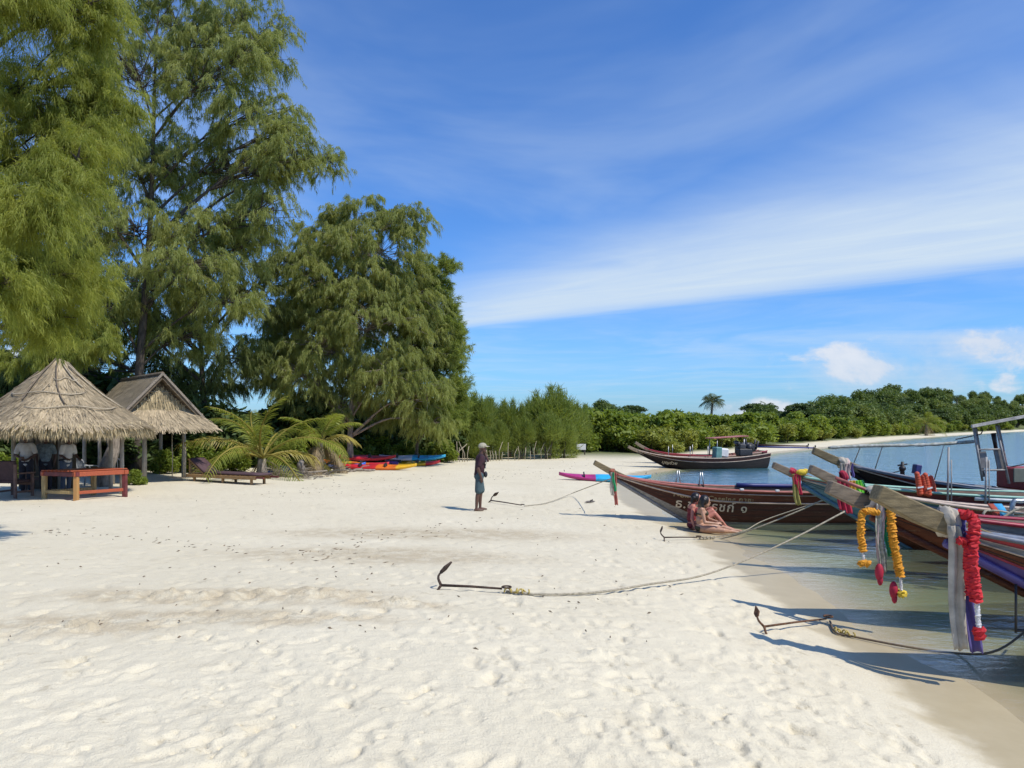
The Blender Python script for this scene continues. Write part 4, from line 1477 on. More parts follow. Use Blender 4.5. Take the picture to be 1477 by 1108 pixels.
def kayak(label, center, rotz, L, W, colors, tilt=(0, 0), z=0.0, group=None):
    """Sit-on-top kayak: pointed rockered hull, raised rim, moulded seat wells; colour changes along the length."""
    root = thing('kayak', label, 'kayak', center, rotz)
    root.rotation_euler = (tilt[0], tilt[1], rotz)
    mats = [pm('kayak_%s' % n, c, 0.1, 6, 0.38) for n, c in colors]
    n, k = 40, 16
    vs, fs, mi = [], [], []
    for i in range(n + 1):
        t = -1 + 2 * i / n
        w = W / 2 * max(1 - abs(t) ** 2.3, 0.02)
        rk = 0.17 * abs(t) ** 3
        hh = 0.15 * (1 - 0.35 * abs(t) ** 2)
        well = 0.10 * sum(math.exp(-((t - c) / 0.14) ** 4) for c in (-0.35, 0.3))
        for j in range(k):
            a = 2 * math.pi * j / k
            cy, sz = math.cos(a), math.sin(a)
            y = w * math.copysign(abs(cy) ** 0.7, cy)
            if sz >= 0:
                zz = hh + 0.07 * sz * (1 - 0.5 * abs(t)) - well * max(0, sz - 0.35) * 1.5
            else:
                zz = hh * (1 - abs(sz) ** 0.8)
            vs.append((t * L / 2, y, zz + rk))
    for i in range(n):
        q = int((i / n) * len(mats))
        for j in range(k):
            fs.append((i * k + j, i * k + (j + 1) % k, (i + 1) * k + (j + 1) % k, (i + 1) * k + j))
            mi.append(min(q, len(mats) - 1))
    mb = MB()
    for f, m in zip(fs, mi):
        pass
    mb.v = vs
    mb.f = fs + [tuple(range(k - 1, -1, -1)), tuple(n * k + j for j in range(k))]
    mb.mi = mi + [0, len(mats) - 1]
    mb.sm = [True] * len(mb.f)
    mb.build('hull', mats, root)
    for c in (-0.35, 0.3):
        mb = MB()
        mb.box((c * L / 2 - 0.18, 0, 0.22), (0.05, W * 0.5, 0.16), Euler((0, -0.25, 0)), 0, 0.02)
        mb.build('seat_back', M_BLACK, root)
    for e in (-1, 1):
        MB().tube(bez([(e * L * 0.44, -0.03, 0.33), (e * L * 0.445, 0, 0.38), (e * L * 0.44, 0.03, 0.33)], 6), 0.012, 5).build('carry_handle', M_BLACK, root)


RED, ORG, YEL, BLU, CYA, WHT, PNK, PUR = (('red', (0.55, 0.02, 0.03)), ('orange', (0.72, 0.17, 0.02)), ('yellow', (0.75, 0.42, 0.02)), ('blue', (0.02, 0.13, 0.55)),
                                          ('cyan', (0.03, 0.40, 0.68)), ('white', (0.62, 0.62, 0.68)), ('magenta', (0.42, 0.03, 0.17)), ('violet', (0.16, 0.07, 0.35)))
q = gp(545, 677.5)
kayak('red kayak with a yellow-orange tail at the front of the kayak pile', (q.x, q.y, q.z), R(-6), 3.6, 0.78, [RED, RED, ORG, YEL], (R(8), 0))
q = gp(508, 675.5)
kayak('orange kayak leaning half under the red one in the pile', (q.x, q.y + 0.5, q.z + 0.05), R(-12), 3.4, 0.76, [ORG, YEL, ORG, RED], (R(-10), R(2)))
q = gp(520, 673)
kayak('plain red kayak stacked on top of the kayak pile', (q.x, q.y + 0.8, q.z + 0.27), R(-4), 3.2, 0.76, [RED, RED], (R(10), R(1)))
q = gp(497, 676.5)
kayak('small blue kayak poking out at the end of the pile by the debris', (q.x - 0.1, q.y + 0.25, q.z), R(15), 2.0, 0.6, [BLU, BLU], (0, 0))
q = gp(596, 672)
kayak('striped blue, yellow and red kayak under the white and cyan one', (q.x, q.y, q.z), R(-5), 2.7, 0.74, [PUR, YEL, YEL, RED], (R(6), 0))
kayak('white and cyan kayak lying across the striped kayak', (q.x - 0.1, q.y + 0.5, q.z + 0.25), R(2), 3.3, 0.74, [WHT, WHT, CYA, CYA], (R(12), 0))
q = gp(852, 693.5)
kayak('magenta and blue kayak on the sand behind the prow of the named boat', (q.x + 0.55, q.y, q.z), R(-4), 3.6, 0.66, [PNK, PNK, CYA, CYA, CYA], (R(10), R(1.5)))

# ------------------------------------------------------------------ stick fence, sign, driftwood pile, small finds
fc = gp(690, 668)
root = thing('stick_fence', 'row of thin pale sticks planted in the sand before the young sheoaks', 'fence', fc)
fr_ = np.random.default_rng(4)
for px in [629, 634, 640, 646, 649, 652, 655, 659, 663, 667, 670, 674, 703, 707, 711, 716, 720, 724, 733, 743, 748, 757, 765, 771, 781, 790]:
    p = gp(px, 667.5 - (px - 630) * 0.03) - fc
    hh = fr_.uniform(0.45, 1.15) if px != 631 else 1.9
    MB().tube([(p.x, p.y, p.z - 0.1), (p.x + fr_.normal() * 0.03, p.y, p.z + hh * 0.5), (p.x + fr_.normal() * 0.09, p.y, p.z + hh)], [0.022, 0.02, 0.014], 5).build('stick', M_BAMBOO, root)
p = gp(660, 667.5) - fc
MB().tube([(p.x - 0.6, p.y, p.z), (p.x + 0.5, p.y + 0.1, p.z + 1.0)], [0.03, 0.02], 5).build('leaning_stick', M_BAMBOO, root)
p = gp(705, 661) - fc
MB().tube([(p.x - 1.6, p.y, p.z + 0.35), (p.x + 1.8, p.y + 0.2, p.z + 0.4)], [0.03, 0.03], 5).build('rail', M_BAMBOO_D, root)

q = gp(836, 656)
root = thing('notice_board', 'small white notice board on a rough dark post at the end of the beach', 'sign', q)
MB().box((0.1, 0, 0.52), (0.62, 0.04, 0.4), None, 0, 0.01).build('board', M_WHITE, root)
MB().tube([(-0.18, 0.05, -0.2), (-0.2, 0.05, 0.95)], 0.05, 6).build('post', M_BARK, root)
MB().tube([(0.35, 0.05, -0.2), (0.34, 0.05, 0.55)], 0.04, 6).build('post', M_BARK, root)


def debris_pile():
    c = gp(425, 690)
    i = 0
    for px, py, L, r, a, m, lab in ((432, 688, 0.62, 0.15, 1.45, M_BARK_PALE, 'upright pale tree stump at the end of the driftwood heap'), (400, 688, 1.9, 0.05, 0.1, M_WOOD_GREY, 'long grey driftwood branch lying under the young palm'),
                                    (412, 684, 1.6, 0.045, 0.35, M_WOOD_GREY, 'crooked driftwood branch propped on the heap'), (425, 691, 1.5, 0.04, -0.15, M_BARK_PALE, 'thin pale driftwood limb at the front of the heap'),
                                    (465, 685, 1.3, 0.05, 0.2, M_WOOD_GREY, 'forked grey driftwood below the palm with the dead skirt'), (500, 681, 1.2, 0.06, 0.05, M_BARK_PALE, 'short driftwood log in front of the kayak pile'),
                                    (330, 693, 1.1, 0.02, 0.1, M_BARK_PALE, 'curved dry palm stalk on the sand before the lounger'), (455, 681, 1.2, 0.05, 0.5, M_WOOD_GREY, 'weathered root sticking up near the kayaks')):
        p = gp(px, py)
        o = thing('driftwood', lab, 'driftwood', p, rng.uniform(-0.4, 0.4))
        dx, dz = math.cos(a), math.sin(a)
        pts = bez([(0, 0, -0.05), (dx * L * 0.35, 0.1, dz * L * 0.35 + 0.06), (dx * L * 0.7, -0.05, dz * L * 0.7 + 0.02), (dx * L, 0.05, dz * L)], 9)
        mb = MB()
        mb.tube(pts, [r * (1.2 - 0.5 * k / (len(pts) - 1)) * (1 + 0.12 * math.sin(k * 2.1)) for k in range(len(pts))], 7)
        mb.build('log', m, o)
        if L > 1.15:
            mb = MB()
            mb.tube([pts[4], pts[4] + Vector((0.15, 0.15, 0.14)), pts[4] + Vector((0.42, 0.2, 0.16))], [r * 0.6, r * 0.4, r * 0.2], 5)
            mb.build('side_branch', m, o)
    tarp = thing('blue_tarpaulin', 'crumpled dark blue tarpaulin under the young palm fronds', 'tarpaulin', gp(405, 684))
    n = 16
    vs = []
    for a in range(n):
        for b in range(10):
            x, y = a / (n - 1) * 1.5 - 0.7, b / 9 * 0.8
            vs.append((x, y, 0.04 + 0.26 * math.exp(-((x) / 0.5) ** 2 - ((y - 0.4) / 0.3) ** 2) + 0.05 * math.sin(a * 1.7 + b) + 0.04 * math.sin(b * 2.2 - a)))
    fs = [(a * 10 + b, (a + 1) * 10 + b, (a + 1) * 10 + b + 1, a * 10 + b + 1) for a in range(n - 1) for b in range(9)]
    mb = MB()
    mb.add(vs, fs, 0, True)
    mb.build('sheet', pm('blue_tarp', (0.03, 0.05, 0.20), 0.3, 5, 0.5), tarp)


debris_pile()


def brush_heap(label, px, py, w, n, seed):
    r_ = np.random.default_rng(seed)
    c = gp(px, py)
    mb = MB()
    for k in range(n):
        a, b = r_.normal(0, w * 0.45), r_.normal(0, 0.3)
        L = r_.uniform(0.25, 0.8)
        az, el = r_.uniform(0, 6.28), r_.uniform(-0.1, 0.6)
        z = max(0.0, 0.22 - 0.2 * abs(a) / w) * r_.random()
        d1 = Vector((math.cos(az) * math.cos(el), math.sin(az) * math.cos(el), math.sin(el)))
        p = Vector((a, b, z))
        mb.tube([p, p + d1 * L * 0.5 + Vector((0, 0, 0.03)), p + d1 * L], [0.016, 0.012, 0.006], 4, cap=False)
    o = mb.build('brush_heap', pm('dry_brushwood', (0.30, 0.24, 0.17), 0.4, 2, 0.95, island=0.6), None, c)
    tag(o, label, 'brushwood', kind='stuff')


brush_heap('tangled heap of grey dry brushwood under the young palm', 412, 688, 1.3, 130, 3)
brush_heap('low scatter of dry brushwood between the small palm and the kayaks', 468, 681, 1.0, 90, 4)

# leaf litter, twigs and coral bits strewn on the sand: nobody could count them


def litter():
    r_ = np.random.default_rng(12)
    vs, fs = [], []

    def bit(x, y, l, w, a):
        z = gz(x, y) + 0.008
        c, s = math.cos(a), math.sin(a)
        o = len(vs)
        for (u, v, h) in ((-l, 0, 0), (0, w, 0.0), (l, 0, 0.01), (0, -w, 0.0), (0, 0, w * 1.2 + 0.008)):
            vs.append((x + u * c - v * s, y + u * s + v * c, z + h))
        fs.extend([(o, o + 3, o + 4), (o + 3, o + 2, o + 4), (o + 2, o + 1, o + 4), (o + 1, o, o + 4)])
    for _ in range(170):
        py = 660 + 330 * r_.random() ** 1.6
        px = r_.uniform(0, 1000)
        d = 2200 / (py - HY)
        x = (px - CX) * d / F
        if shore_s(x, d) < 1.2:
            continue
        bit(x, d, r_.uniform(0.006, 0.026) * (1 + d / 40), r_.uniform(0.003, 0.008) * (1 + d / 40), r_.uniform(0, 3.14))
    # strand line of twigs and weed left by the tide
    for a, b, n in (((60, 765), (560, 815), 80), ((470, 790), (760, 745), 50), ((380, 715), (640, 690), 60), ((700, 690), (860, 665), 60)):
        for _ in range(n):
            f = r_.random()
            g = gp(a[0] + (b[0] - a[0]) * f + r_.normal() * 6, a[1] + (b[1] - a[1]) * f + r_.normal() * 3 * (1 + 2 * f))
            bit(g.x, g.y, r_.uniform(0.012, 0.06), r_.uniform(0.002, 0.006), r_.normal(0, 0.6))
    mb = MB()
    mb.add(vs, fs)
    o = mb.build('strand_litter', pm('dry_litter', (0.20, 0.15, 0.095), 0.4, 3, 0.95, island=0.5))
    tag(o, 'scattered twigs, dry leaves and coral bits strewn over the sand', 'litter', kind='stuff')


litter()

# ------------------------------------------------------------------ longtail boats
M_HULL_MAROON = pm('dark_maroon_paint', (0.072, 0.018, 0.014), 0.4, 3, 0.55, 0.15, 25, stretch=(1, 3, 6), col2=(0.030, 0.010, 0.008), spec=0.25, chips=(0.16, 0.10, 0.07))
M_HULL_BROWN = pm('varnished_brown_planking', (0.16, 0.048, 0.022), 0.4, 3, 0.55, 0.2, 25, stretch=(1, 3, 8), col2=(0.075, 0.022, 0.013), spec=0.25, chips=(0.22, 0.15, 0.09))
M_HULL_BLACK = pm('near_black_paint', (0.016, 0.010, 0.010), 0.4, 3, 0.55, 0.15, 25, stretch=(1, 3, 6), spec=0.25)
M_CREAM = pm('cream_trim_paint', (0.55, 0.42, 0.32), 0.3, 5, 0.55, stretch=(1, 6, 6))
M_PINK = pm('salmon_trim_paint', (0.42, 0.13, 0.10), 0.3, 5, 0.55, stretch=(1, 6, 6))
M_REDP = pm('red_paint', (0.33, 0.015, 0.035), 0.3, 5, 0.45, stretch=(1, 6, 6))
M_TEAL = pm('blue_grey_bow_paint', (0.10, 0.21, 0.26), 0.3, 4, 0.5, 0.1, 25, stretch=(1, 3, 6))
M_TEALG = pm('teal_green_bow_paint', (0.055, 0.15, 0.15), 0.3, 4, 0.5, 0.1, 25, stretch=(1, 3, 6))
M_GREY = pm('grey_blue_paint', (0.16, 0.18, 0.22), 0.25, 5, 0.5, stretch=(1, 6, 6), chips=(0.2, 0.14, 0.1))
M_REDB = pm('red_brown_upper_paint', (0.17, 0.035, 0.028), 0.35, 3, 0.5, 0.1, 25, stretch=(1, 3, 6), spec=0.3, chips=(0.30, 0.20, 0.14))
M_BOOT = pm('bleached_waterline_paint', (0.26, 0.25, 0.24), 0.3, 6, 0.7, stretch=(1, 4, 4), chips=(0.08, 0.06, 0.05))
M_SEAM = pm('dark_plank_seam', (0.02, 0.012, 0.010), 0.3, 6, 0.8)
M_MINT = pm('mint_green_paint', (0.26, 0.46, 0.36), 0.2, 4, 0.5)
M_WHITEP = pm('white_paint', (0.62, 0.64, 0.62), 0.15, 4, 0.5)
M_NAVY = pm('navy_paint', (0.03, 0.035, 0.16), 0.25, 4, 0.45)
M_PURPLE = pm('violet_blue_paint', (0.08, 0.055, 0.25), 0.25, 4, 0.45)
M_BRIGHTB = pm('bright_blue_deck_paint', (0.06, 0.27, 0.52), 0.2, 4, 0.5)
M_DECK = pm('worn_deck_boards', (0.17, 0.11, 0.075), 0.35, 4, 0.75, 0.3, 25, stretch=(1, 6, 6))
M_PROW = pm('weathered_prow_plank', (0.27, 0.205, 0.105), 0.35, 4, 0.8, 0.5, 30, stretch=(1.2, 9, 9))
M_PROWG = pm('grey_prow_plank', (0.28, 0.215, 0.145), 0.35, 4, 0.8, 0.5, 30, stretch=(1.2, 9, 9))
M_POLE = pm('dull_grey_pole_paint', (0.36, 0.34, 0.31), 0.3, 8, 0.6)
M_LETTER = pm('cream_lettering', (0.62, 0.55, 0.44), 0.2, 20, 0.6)
M_LETTER_D = pm('faded_gold_lettering', (0.36, 0.27, 0.14), 0.35, 20, 0.6)


class Hull:
    def __init__(s, L, X0, z0, zmid, beam=0.78, keel=-0.28, depth0=0.16, rake=0.58, stern=0.0, decay=2.2):
        s.L, s.X0, s.z0, s.zmid, s.beam, s.keel, s.depth0, s.rake, s.stern, s.decay = L, X0, z0, zmid, beam, keel, depth0, rake, stern, decay

    def sheer(s, X):
        x = X - s.X0
        f = max(0.0, (X - s.L * 0.55) / (s.L * 0.45))
        return s.zmid + (s.z0 - s.zmid) * math.exp(-x / s.decay) + s.stern * f * f

    def zk(s, X):
        a = s.z0 - s.depth0 - s.rake * (X - s.X0)
        k = 0.12
        f = max(0.0, (X - s.L * 0.7) / (s.L * 0.3))
        b = s.keel + 0.25 * f * f
        return k * math.log(math.exp((a - b) / k) + 1) + b

    def b(s, X):
        x = max(X - s.X0, 0)
        f = min(max((X - s.L * 0.55) / (s.L * 0.45), 0), 1)
        return 0.05 + (s.beam - 0.05) * (1 - math.exp(-x / 1.7)) * (1 - 0.38 * f * f)

    def half(s, X, z):
        v = (z - s.zk(X)) / (s.sheer(X) - s.zk(X))
        v = min(max(v, 0.0), 1.0)
        p = 0.95 - 0.5 * min(max((X - s.X0) / 3.2, 0), 1)
        return s.b(X) * v ** p

    def at(s, X, v, side, out=0.0):
        z = s.zk(X) + (s.sheer(X) - s.zk(X)) * v
        return Vector((X, side * (s.half(X, z) + out), z))


def boat(label, tip, rotz, h, bands, bow=None, bowlen=0.9, rails=(), gun=M_CREAM, prow=M_PROW, prow_w=0.17, inner=M_DECK, deck_m=M_DECK, thwart_m=M_DECK, group=None, bench_from=2.0, prow_h=0.2, seams=(0.42, 0.57)):
    """bands: [(upper v, material)] from the keel up; rails: [(v, material, height)]."""
    root = thing('longtail_boat', label, 'boat', (tip.x, tip.y, 0), rotz, group)
    zt = tip.z
    n = 46
    Xs = [h.X0 + (h.L - h.X0) * (i / n) ** 1.25 for i in range(n + 1)]
    vv = [0, 0.03, 0.08, 0.15, 0.26, 0.35, 0.45, 0.55, 0.64, 0.72, 0.79, 0.86, 0.93, 1.0]
    k = len(vv)
    mats = [m for _, m in bands] + ([bow] if bow else []) + [inner]
    mb = MB()
    for side in (-1, 1):
        vs = [h.at(X, v, side) for X in Xs for v in vv]
        o = len(mb.v)
        mb.v += [tuple(v) for v in vs]
        for i in range(n):
            for j in range(k - 1):
                f = (o + i * k + j, o + (i + 1) * k + j, o + (i + 1) * k + j + 1, o + i * k + j + 1)
                vm = (vv[j] + vv[j + 1]) / 2
                mi = next(q for q, (u, _) in enumerate(bands) if vm <= u)
                if bow and Xs[i] - h.X0 < bowlen + 0.6 * (1 - vm):
                    mi = len(bands)
                mb.f.append(f if side == -1 else f[::-1])
                mb.mi.append(mi)
                mb.sm.append(True)
    # inner skin, set in by the plank thickness
    for side in (-1, 1):
        vs = []
        for X in Xs:
            for v in vv[4:]:
                p = h.at(X, v, side)
                p.y = side * max(abs(p.y) - 0.04, 0.0)
                vs.append(p)
        o = len(mb.v)
        kk = k - 4
        mb.v += [tuple(v) for v in vs]
        for i in range(n):
            for j in range(kk - 1):
                f = (o + i * kk + j, o + i * kk + j + 1, o + (i + 1) * kk + j + 1, o + (i + 1) * kk + j)
                mb.f.append(f if side == -1 else f[::-1])
                mb.mi.append(len(mats) - 1)
                mb.sm.append(True)
    # transom
    X = Xs[-1]
    tv = [h.at(X, v, -1) for v in vv] + [h.at(X, v, 1) for v in reversed(vv)]
    mb.add(tv, [tuple(range(len(tv)))], 0)
    mb.build('hull', mats, root)
    for side in (-1, 1):
        pts = [h.at(X, 1.0, side, 0.0) + Vector((0, side * 0.0, 0.012)) for X in Xs]
        MB().tube(pts, 0.032, 6, flat=0.8).build('gunwale', gun, root)
        for v, m, r in rails:
            pts = [h.at(X, v, side, 0.004) for X in Xs]
            MB().tube(pts, r, 6, flat=1.0).build('rubbing_strake', m, root)
        for v in seams:
            MB().tube([h.at(X, v, side, -0.001) for X in Xs], 0.006, 4, cap=False).build('plank_seam', M_SEAM, root)
    # decking and thwarts
    zd = h.zmid - 0.45
    vs, fs = [], []
    XD = [X for X in Xs if h.zk(X) < zd - 0.08]
    for X in XD:
        w = max(h.half(X, zd) - 0.05, 0.02)
        vs += [(X, -w, zd), (X, w, zd)]
    for i in range(len(XD) - 1):
        fs.append((2 * i, 2 * i + 2, 2 * i + 3, 2 * i + 1))
    MB().add(vs, fs).build('floor_boards', deck_m, root)
    # foredeck
    vs, fs = [], []
    XF = [X for X in Xs if X < h.X0 + 1.5]
    for X in XF:
        z = h.sheer(X) - 0.05
        w = max(h.half(X, z) - 0.03, 0.01)
        vs += [(X, -w, z), (X, w, z), (X, -w, z - 0.03), (X, w, z - 0.03)]
    for i in range(len(XF) - 1):
        a, b = 4 * i, 4 * i + 4
        fs += [(a, b, b + 1, a + 1), (a + 2, a + 3, b + 3, b + 2)]
    a = 4 * (len(XF) - 1)
    fs.append((a, a + 2, a + 3, a + 1))
    MB().add(vs, fs).build('foredeck', deck_m, root)
    X = h.X0 + bench_from
    while X < h.L - 0.6:
        z = h.sheer(X) - 0.13
        w = h.half(X, z) - 0.03
        MB().box((X, 0, z), (0.24, 2 * w, 0.035), None, 0, 0.006).build('thwart', thwart_m, root)
        X += 1.15
    # prow plank: a heavy squared timber rising from the stem
    a = Vector((0, 0, zt - prow_h * 0.35))
    b = Vector((h.X0 + 0.45, 0, h.sheer(h.X0 + 0.45) - 0.06))
    dirv = (b - a).normalized()
    up = Vector((-dirv.z, 0, dirv.x))
    if up.z < 0:
        up = -up
    vs = []
    for f, w, hh in ((0.0, prow_w, prow_h * 0.85), (0.35, prow_w * 1.05, prow_h), (0.75, prow_w * 0.95, prow_h * 1.0), (1.0, prow_w * 0.9, prow_h * 0.85)):
        p = a.lerp(b, f) + up * (-0.03 * math.sin(f * 3.14))
        for (sy, sz) in ((-1, -1), (1, -1), (1, 1), (-1, 1)):
            vs.append(p + Vector((0, sy * w / 2 * (1 if sz > 0 else 0.8), 0)) + up * (sz * hh / 2))
    fs = [(i * 4 + j, (i + 1) * 4 + j, (i + 1) * 4 + (j + 1) % 4, i * 4 + (j + 1) % 4) for i in range(3) for j in range(4)]
    fs += [(0, 1, 2, 3), (15, 14, 13, 12)]
    me = MB().add(vs, fs).mesh('prow_plank', prow)
    bm = bmesh.new()
    bm.from_mesh(me)
    bmesh.ops.recalc_face_normals(bm, faces=bm.faces)
    bmesh.ops.bevel(bm, geom=bm.edges[:], offset=0.012, segments=1, affect='EDGES')
    bm.to_mesh(me)
    bm.free()
    link('prow_plank', me, root)
    # stem timber along the raked bow
    pts = [Vector((h.X0 - 0.02 + q * 0.12, 0, h.zk(h.X0 + q * 0.12) - 0.01)) for q in range(int((min(2.6, h.L - 1)) / 0.12))]
    MB().tube(pts, 0.045, 6).build('stem', bow if bow else bands[0][1], root)
    return root


def lettering(root, h, text, X, z, size, mat, squash=1.0, name='name_lettering', spacing=1.0):
    """Painted lettering that follows the curve of the near side of a hull."""
    cu = bpy.data.curves.new('lettering', 'FONT')
    cu.body = text
    cu.size = size
    cu.offset = 0.004
    cu.space_character = spacing
    cu.resolution_u = 4
    o = bpy.data.objects.new('tmp', cu)
    COL.objects.link(o)
    dg = bpy.context.evaluated_depsgraph_get()
    me = bpy.data.meshes.new_from_object(o.evaluated_get(dg))
    bpy.data.objects.remove(o)
    bm = bmesh.new()
    bm.from_mesh(me)
    bmesh.ops.triangulate(bm, faces=bm.faces)
    for v in bm.verts:
        x, zz = X + v.co.x * squash, z + v.co.y
        zz += h.sheer(x) - h.sheer(X) if True else 0
        v.co = Vector((x, -(h.half(x, zz) + 0.012), zz))
    bm.to_mesh(me)
    bm.free()
    me.materials.clear()
    me.materials.append(mat)
    o = link(name, me, root)
    o['kind'] = 'stuff'
    return o


def rod(root, name, a, b, r=0.012, m=M_STEEL, n=6):
    return MB().tube([a, b], r, n).build(name, m, root)


# 1: the boat with the Thai name, drawn up with its stem on the sand
tip1 = P(857, 664, 17.7)
h1 = Hull(9.2, 0.52, 1.14, 0.74, beam=0.8, keel=-0.22, depth0=0.10, rake=0.60, decay=1.45)
b1 = boat('dark maroon longtail boat with cream Thai lettering and a brown upper strake', tip1, R(1.5), h1, [(0.26, M_BOOT), (0.74, M_HULL_MAROON), (1.0, M_HULL_BROWN)],
          rails=((0.74, M_CREAM, 0.022), (0.93, M_CREAM, 0.012)), gun=M_PINK, prow=M_PROW, prow_w=0.13, prow_h=0.14, thwart_m=M_NAVY)
X1 = (977 - 857) / F * 17.0
lettering(b1, h1, 'ธ.ขนรรชก์ ๑', X1 - 0.02, 0.395, 0.30, M_LETTER, 0.98, spacing=1.12)
lettering(b1, h1, 'T-on Tan Caseinc กาซ:', X1 - 0.12, 0.665, 0.135, M_LETTER_D, 1.25, 'side_lettering', 1.15)
for px in (988, 1023):
    X = (px - 857) / F * 17.6
    z = h1.sheer(X)
    for s in (-0.06, 0.06):
        rod(b1, 'handrail', (X + s, 0.55, z - 0.02), (X + s * 0.3, 0.55, z + 0.33), 0.016, M_STEEL)
rod(b1, 'handrail_loop', (X1 - 0.3, 0.55, 1.13), (X1 - 0.28, 0.55, 1.13), 0.02, M_STEEL)
MB().tube([h1.at(3.6 + 0.4 * q, 1.0, 1, -0.05) + Vector((0, 0, 0.05)) for q in range(11)], 0.05, 6).build('navy_side_board', M_NAVY, b1)
for X in (3.3, 4.1, 4.9, 5.7):
    p = h1.at(X, 1.0, -1)
    MB().box((p.x, p.y, p.z + 0.04), (0.09, 0.06, 0.05), None, 0, 0.01).build('cleat', M_WHITEP, b1)

# 2: black boat with the roof frame
tip2 = P(1173, 646, 15.6)
h2 = Hull(9.6, 0.8, 1.47, 0.72, beam=0.82, keel=-0.25, depth0=0.14, rake=0.62, decay=2.9)
b2 = boat('near-black longtail boat with a tilted canopy roof on steel posts', tip2, R(1.0), h2, [(0.80, M_HULL_BLACK), (1.0, M_REDB)], rails=((0.80, M_CREAM, 0.014), (0.98, M_GREY, 0.03)), gun=M_GREY, prow=M_PROW, prow_w=0.15, prow_h=0.16)
lettering(b2, h2, 'โชคชัย', 2.85, 0.62, 0.14, pm('blue_grey_lettering', (0.2, 0.24, 0.28), 0.2, 10, 0.6), 1.2)
lettering(b2, h2, 'นาวา', 4.1, 0.56, 0.16, pm('teal_lettering', (0.02, 0.16, 0.2), 0.2, 10, 0.6), 1.3)


def L2(px, py, y=0.0, d=15.6):
    """Photo pixel to a point in boat 2's own frame, on the plane y."""
    p = P(px, py, d + y)
    return Vector((p.x - tip2.x, y, p.z))


for px0, py0, px1, py1, y in ((1406, 617, 1419, 694, -0.55), (1439, 614, 1458, 698, -0.55), (1411, 617, 1423, 688, 0.55), (1444, 614, 1460, 690, 0.55)):
    MB().tube([L2(px0, py0, y), L2(px1, py1, y)], 0.026, 6).build('canopy_post', M_POLE, b2)
for py in (649, 679):
    MB().tube([L2(1411 + (py - 649) * 0.18, py, -0.55), L2(1448 + (py - 649) * 0.2, py - 1, -0.55)], 0.018, 6).build('cross_bar', M_POLE, b2)
M_PANEL = pm('scratched_grey_panel', (0.20, 0.19, 0.18), 0.2, 8, 0.5)
for a, b, c, dd in (((1415, 652), (1424, 651), (1430, 676), (1418, 676)), ((1436, 649), (1447, 648), (1454, 676), (1442, 677))):
    q = [L2(x, y, -0.5) for x, y in (a, b, c, dd)]
    MB().add([v for v in q] + [v + Vector((0, 0.03, 0)) for v in q], [(0, 1, 2, 3), (7, 6, 5, 4), (0, 4, 5, 1), (1, 5, 6, 2), (2, 6, 7, 3), (3, 7, 4, 0)]).build('side_panel', M_PANEL, b2)
q = [L2(1404, 615, -0.75), L2(1500, 597, -0.75), L2(1500, 597, 0.8), L2(1404, 615, 0.8)]
mb = MB()
mb.add([v + Vector((0, 0, 0.03)) for v in q] + [v - Vector((0, 0, 0.03)) for v in q], [(0, 1, 2, 3), (7, 6, 5, 4), (0, 4, 5, 1), (1, 5, 6, 2), (2, 6, 7, 3), (3, 7, 4, 0)])
mb.build('canopy_roof', pm('bleached_canopy_boards', (0.50, 0.46, 0.40), 0.25, 6, 0.8, 0.4, 30), b2)
MB().tube([L2(1436, 625, 0.2), L2(1440, 648, 0.2)], [0.05, 0.035], 8).build('exhaust_pipe', M_BLACK, b2)
MB().tube(bez([L2(1380, 634, -0.4), L2(1405, 629, -0.4), L2(1417, 626, -0.4), L2(1419, 620, -0.4)], 8), 0.012, 5).build('cable', M_BLACK, b2)
MB().tube([L2(1452, 676, 0.1), L2(1500, 666, 0.1)], 0.014, 5).build('cable', M_BLACK, b2)
MB().box(L2(1486, 690, 0.0), (0.75, 0.9, 0.45), None, 0, 0.03).build('engine_box', pm('dark_red_box', (0.36, 0.05, 0.045), 0.2, 5, 0.5), b2)
MB().box(L2(1486, 686, -0.46), (0.6, 0.03, 0.28), None, 0, 0.01).build('box_panel', pm('grey_green_panel', (0.16, 0.17, 0.13), 0.2, 5, 0.6), b2)
# rolled awning slung along a pole held by thin uprights
M_AWN = pm('mottled_rolled_cloth', (0.50, 0.50, 0.46), 0.2, 14, 0.8, col2=(0.16, 0.17, 0.12))
pts = [L2(1195, 646, 0.0), L2(1230, 644, 0.0), L2(1275, 643, 0.0), L2(1330, 642, 0.0), L2(1370, 640, 0.0), L2(1409, 637, 0.0)]
MB().tube(bez(pts, 24), [0.022 + 0.02 * abs(math.sin(i * 1.7)) for i in range(26)][:26], 7).build('rolled_awning', M_AWN, b2)
for px, py in ((1241, 646), (1274, 643), (1364, 641)):
    a = L2(px, py, 0.0)
    MB().tube([a, Vector((a.x + 0.06, 0.5, h2.sheer(a.x) - 0.05))], 0.011, 5).build('upright', M_STEEL, b2)
# engine gear amidships
e = L2(1303, 680, 0.1)
mb = MB()
mb.tube([e + Vector((0, 0, -0.1)), e + Vector((0, 0, 0.2))], [0.05, 0.03], 7).tube([e + Vector((-0.1, 0, 0.12)), e + Vector((0.1, 0, 0.15))], 0.018, 5).tube([e + Vector((0, 0, 0.02)), e + Vector((-0.28, 0, -0.05))], 0.012, 5)
mb.ell(e + Vector((0, 0, 0.06)), (0.07, 0.07, 0.06))
mb.build('winch', M_BLACK, b2)
MB().box(L2(1324, 677, 0.1), (0.13, 0.16, 0.2), Euler((0, 0.15, 0)), 0, 0.015).build('seat_back', M_NAVY, b2)

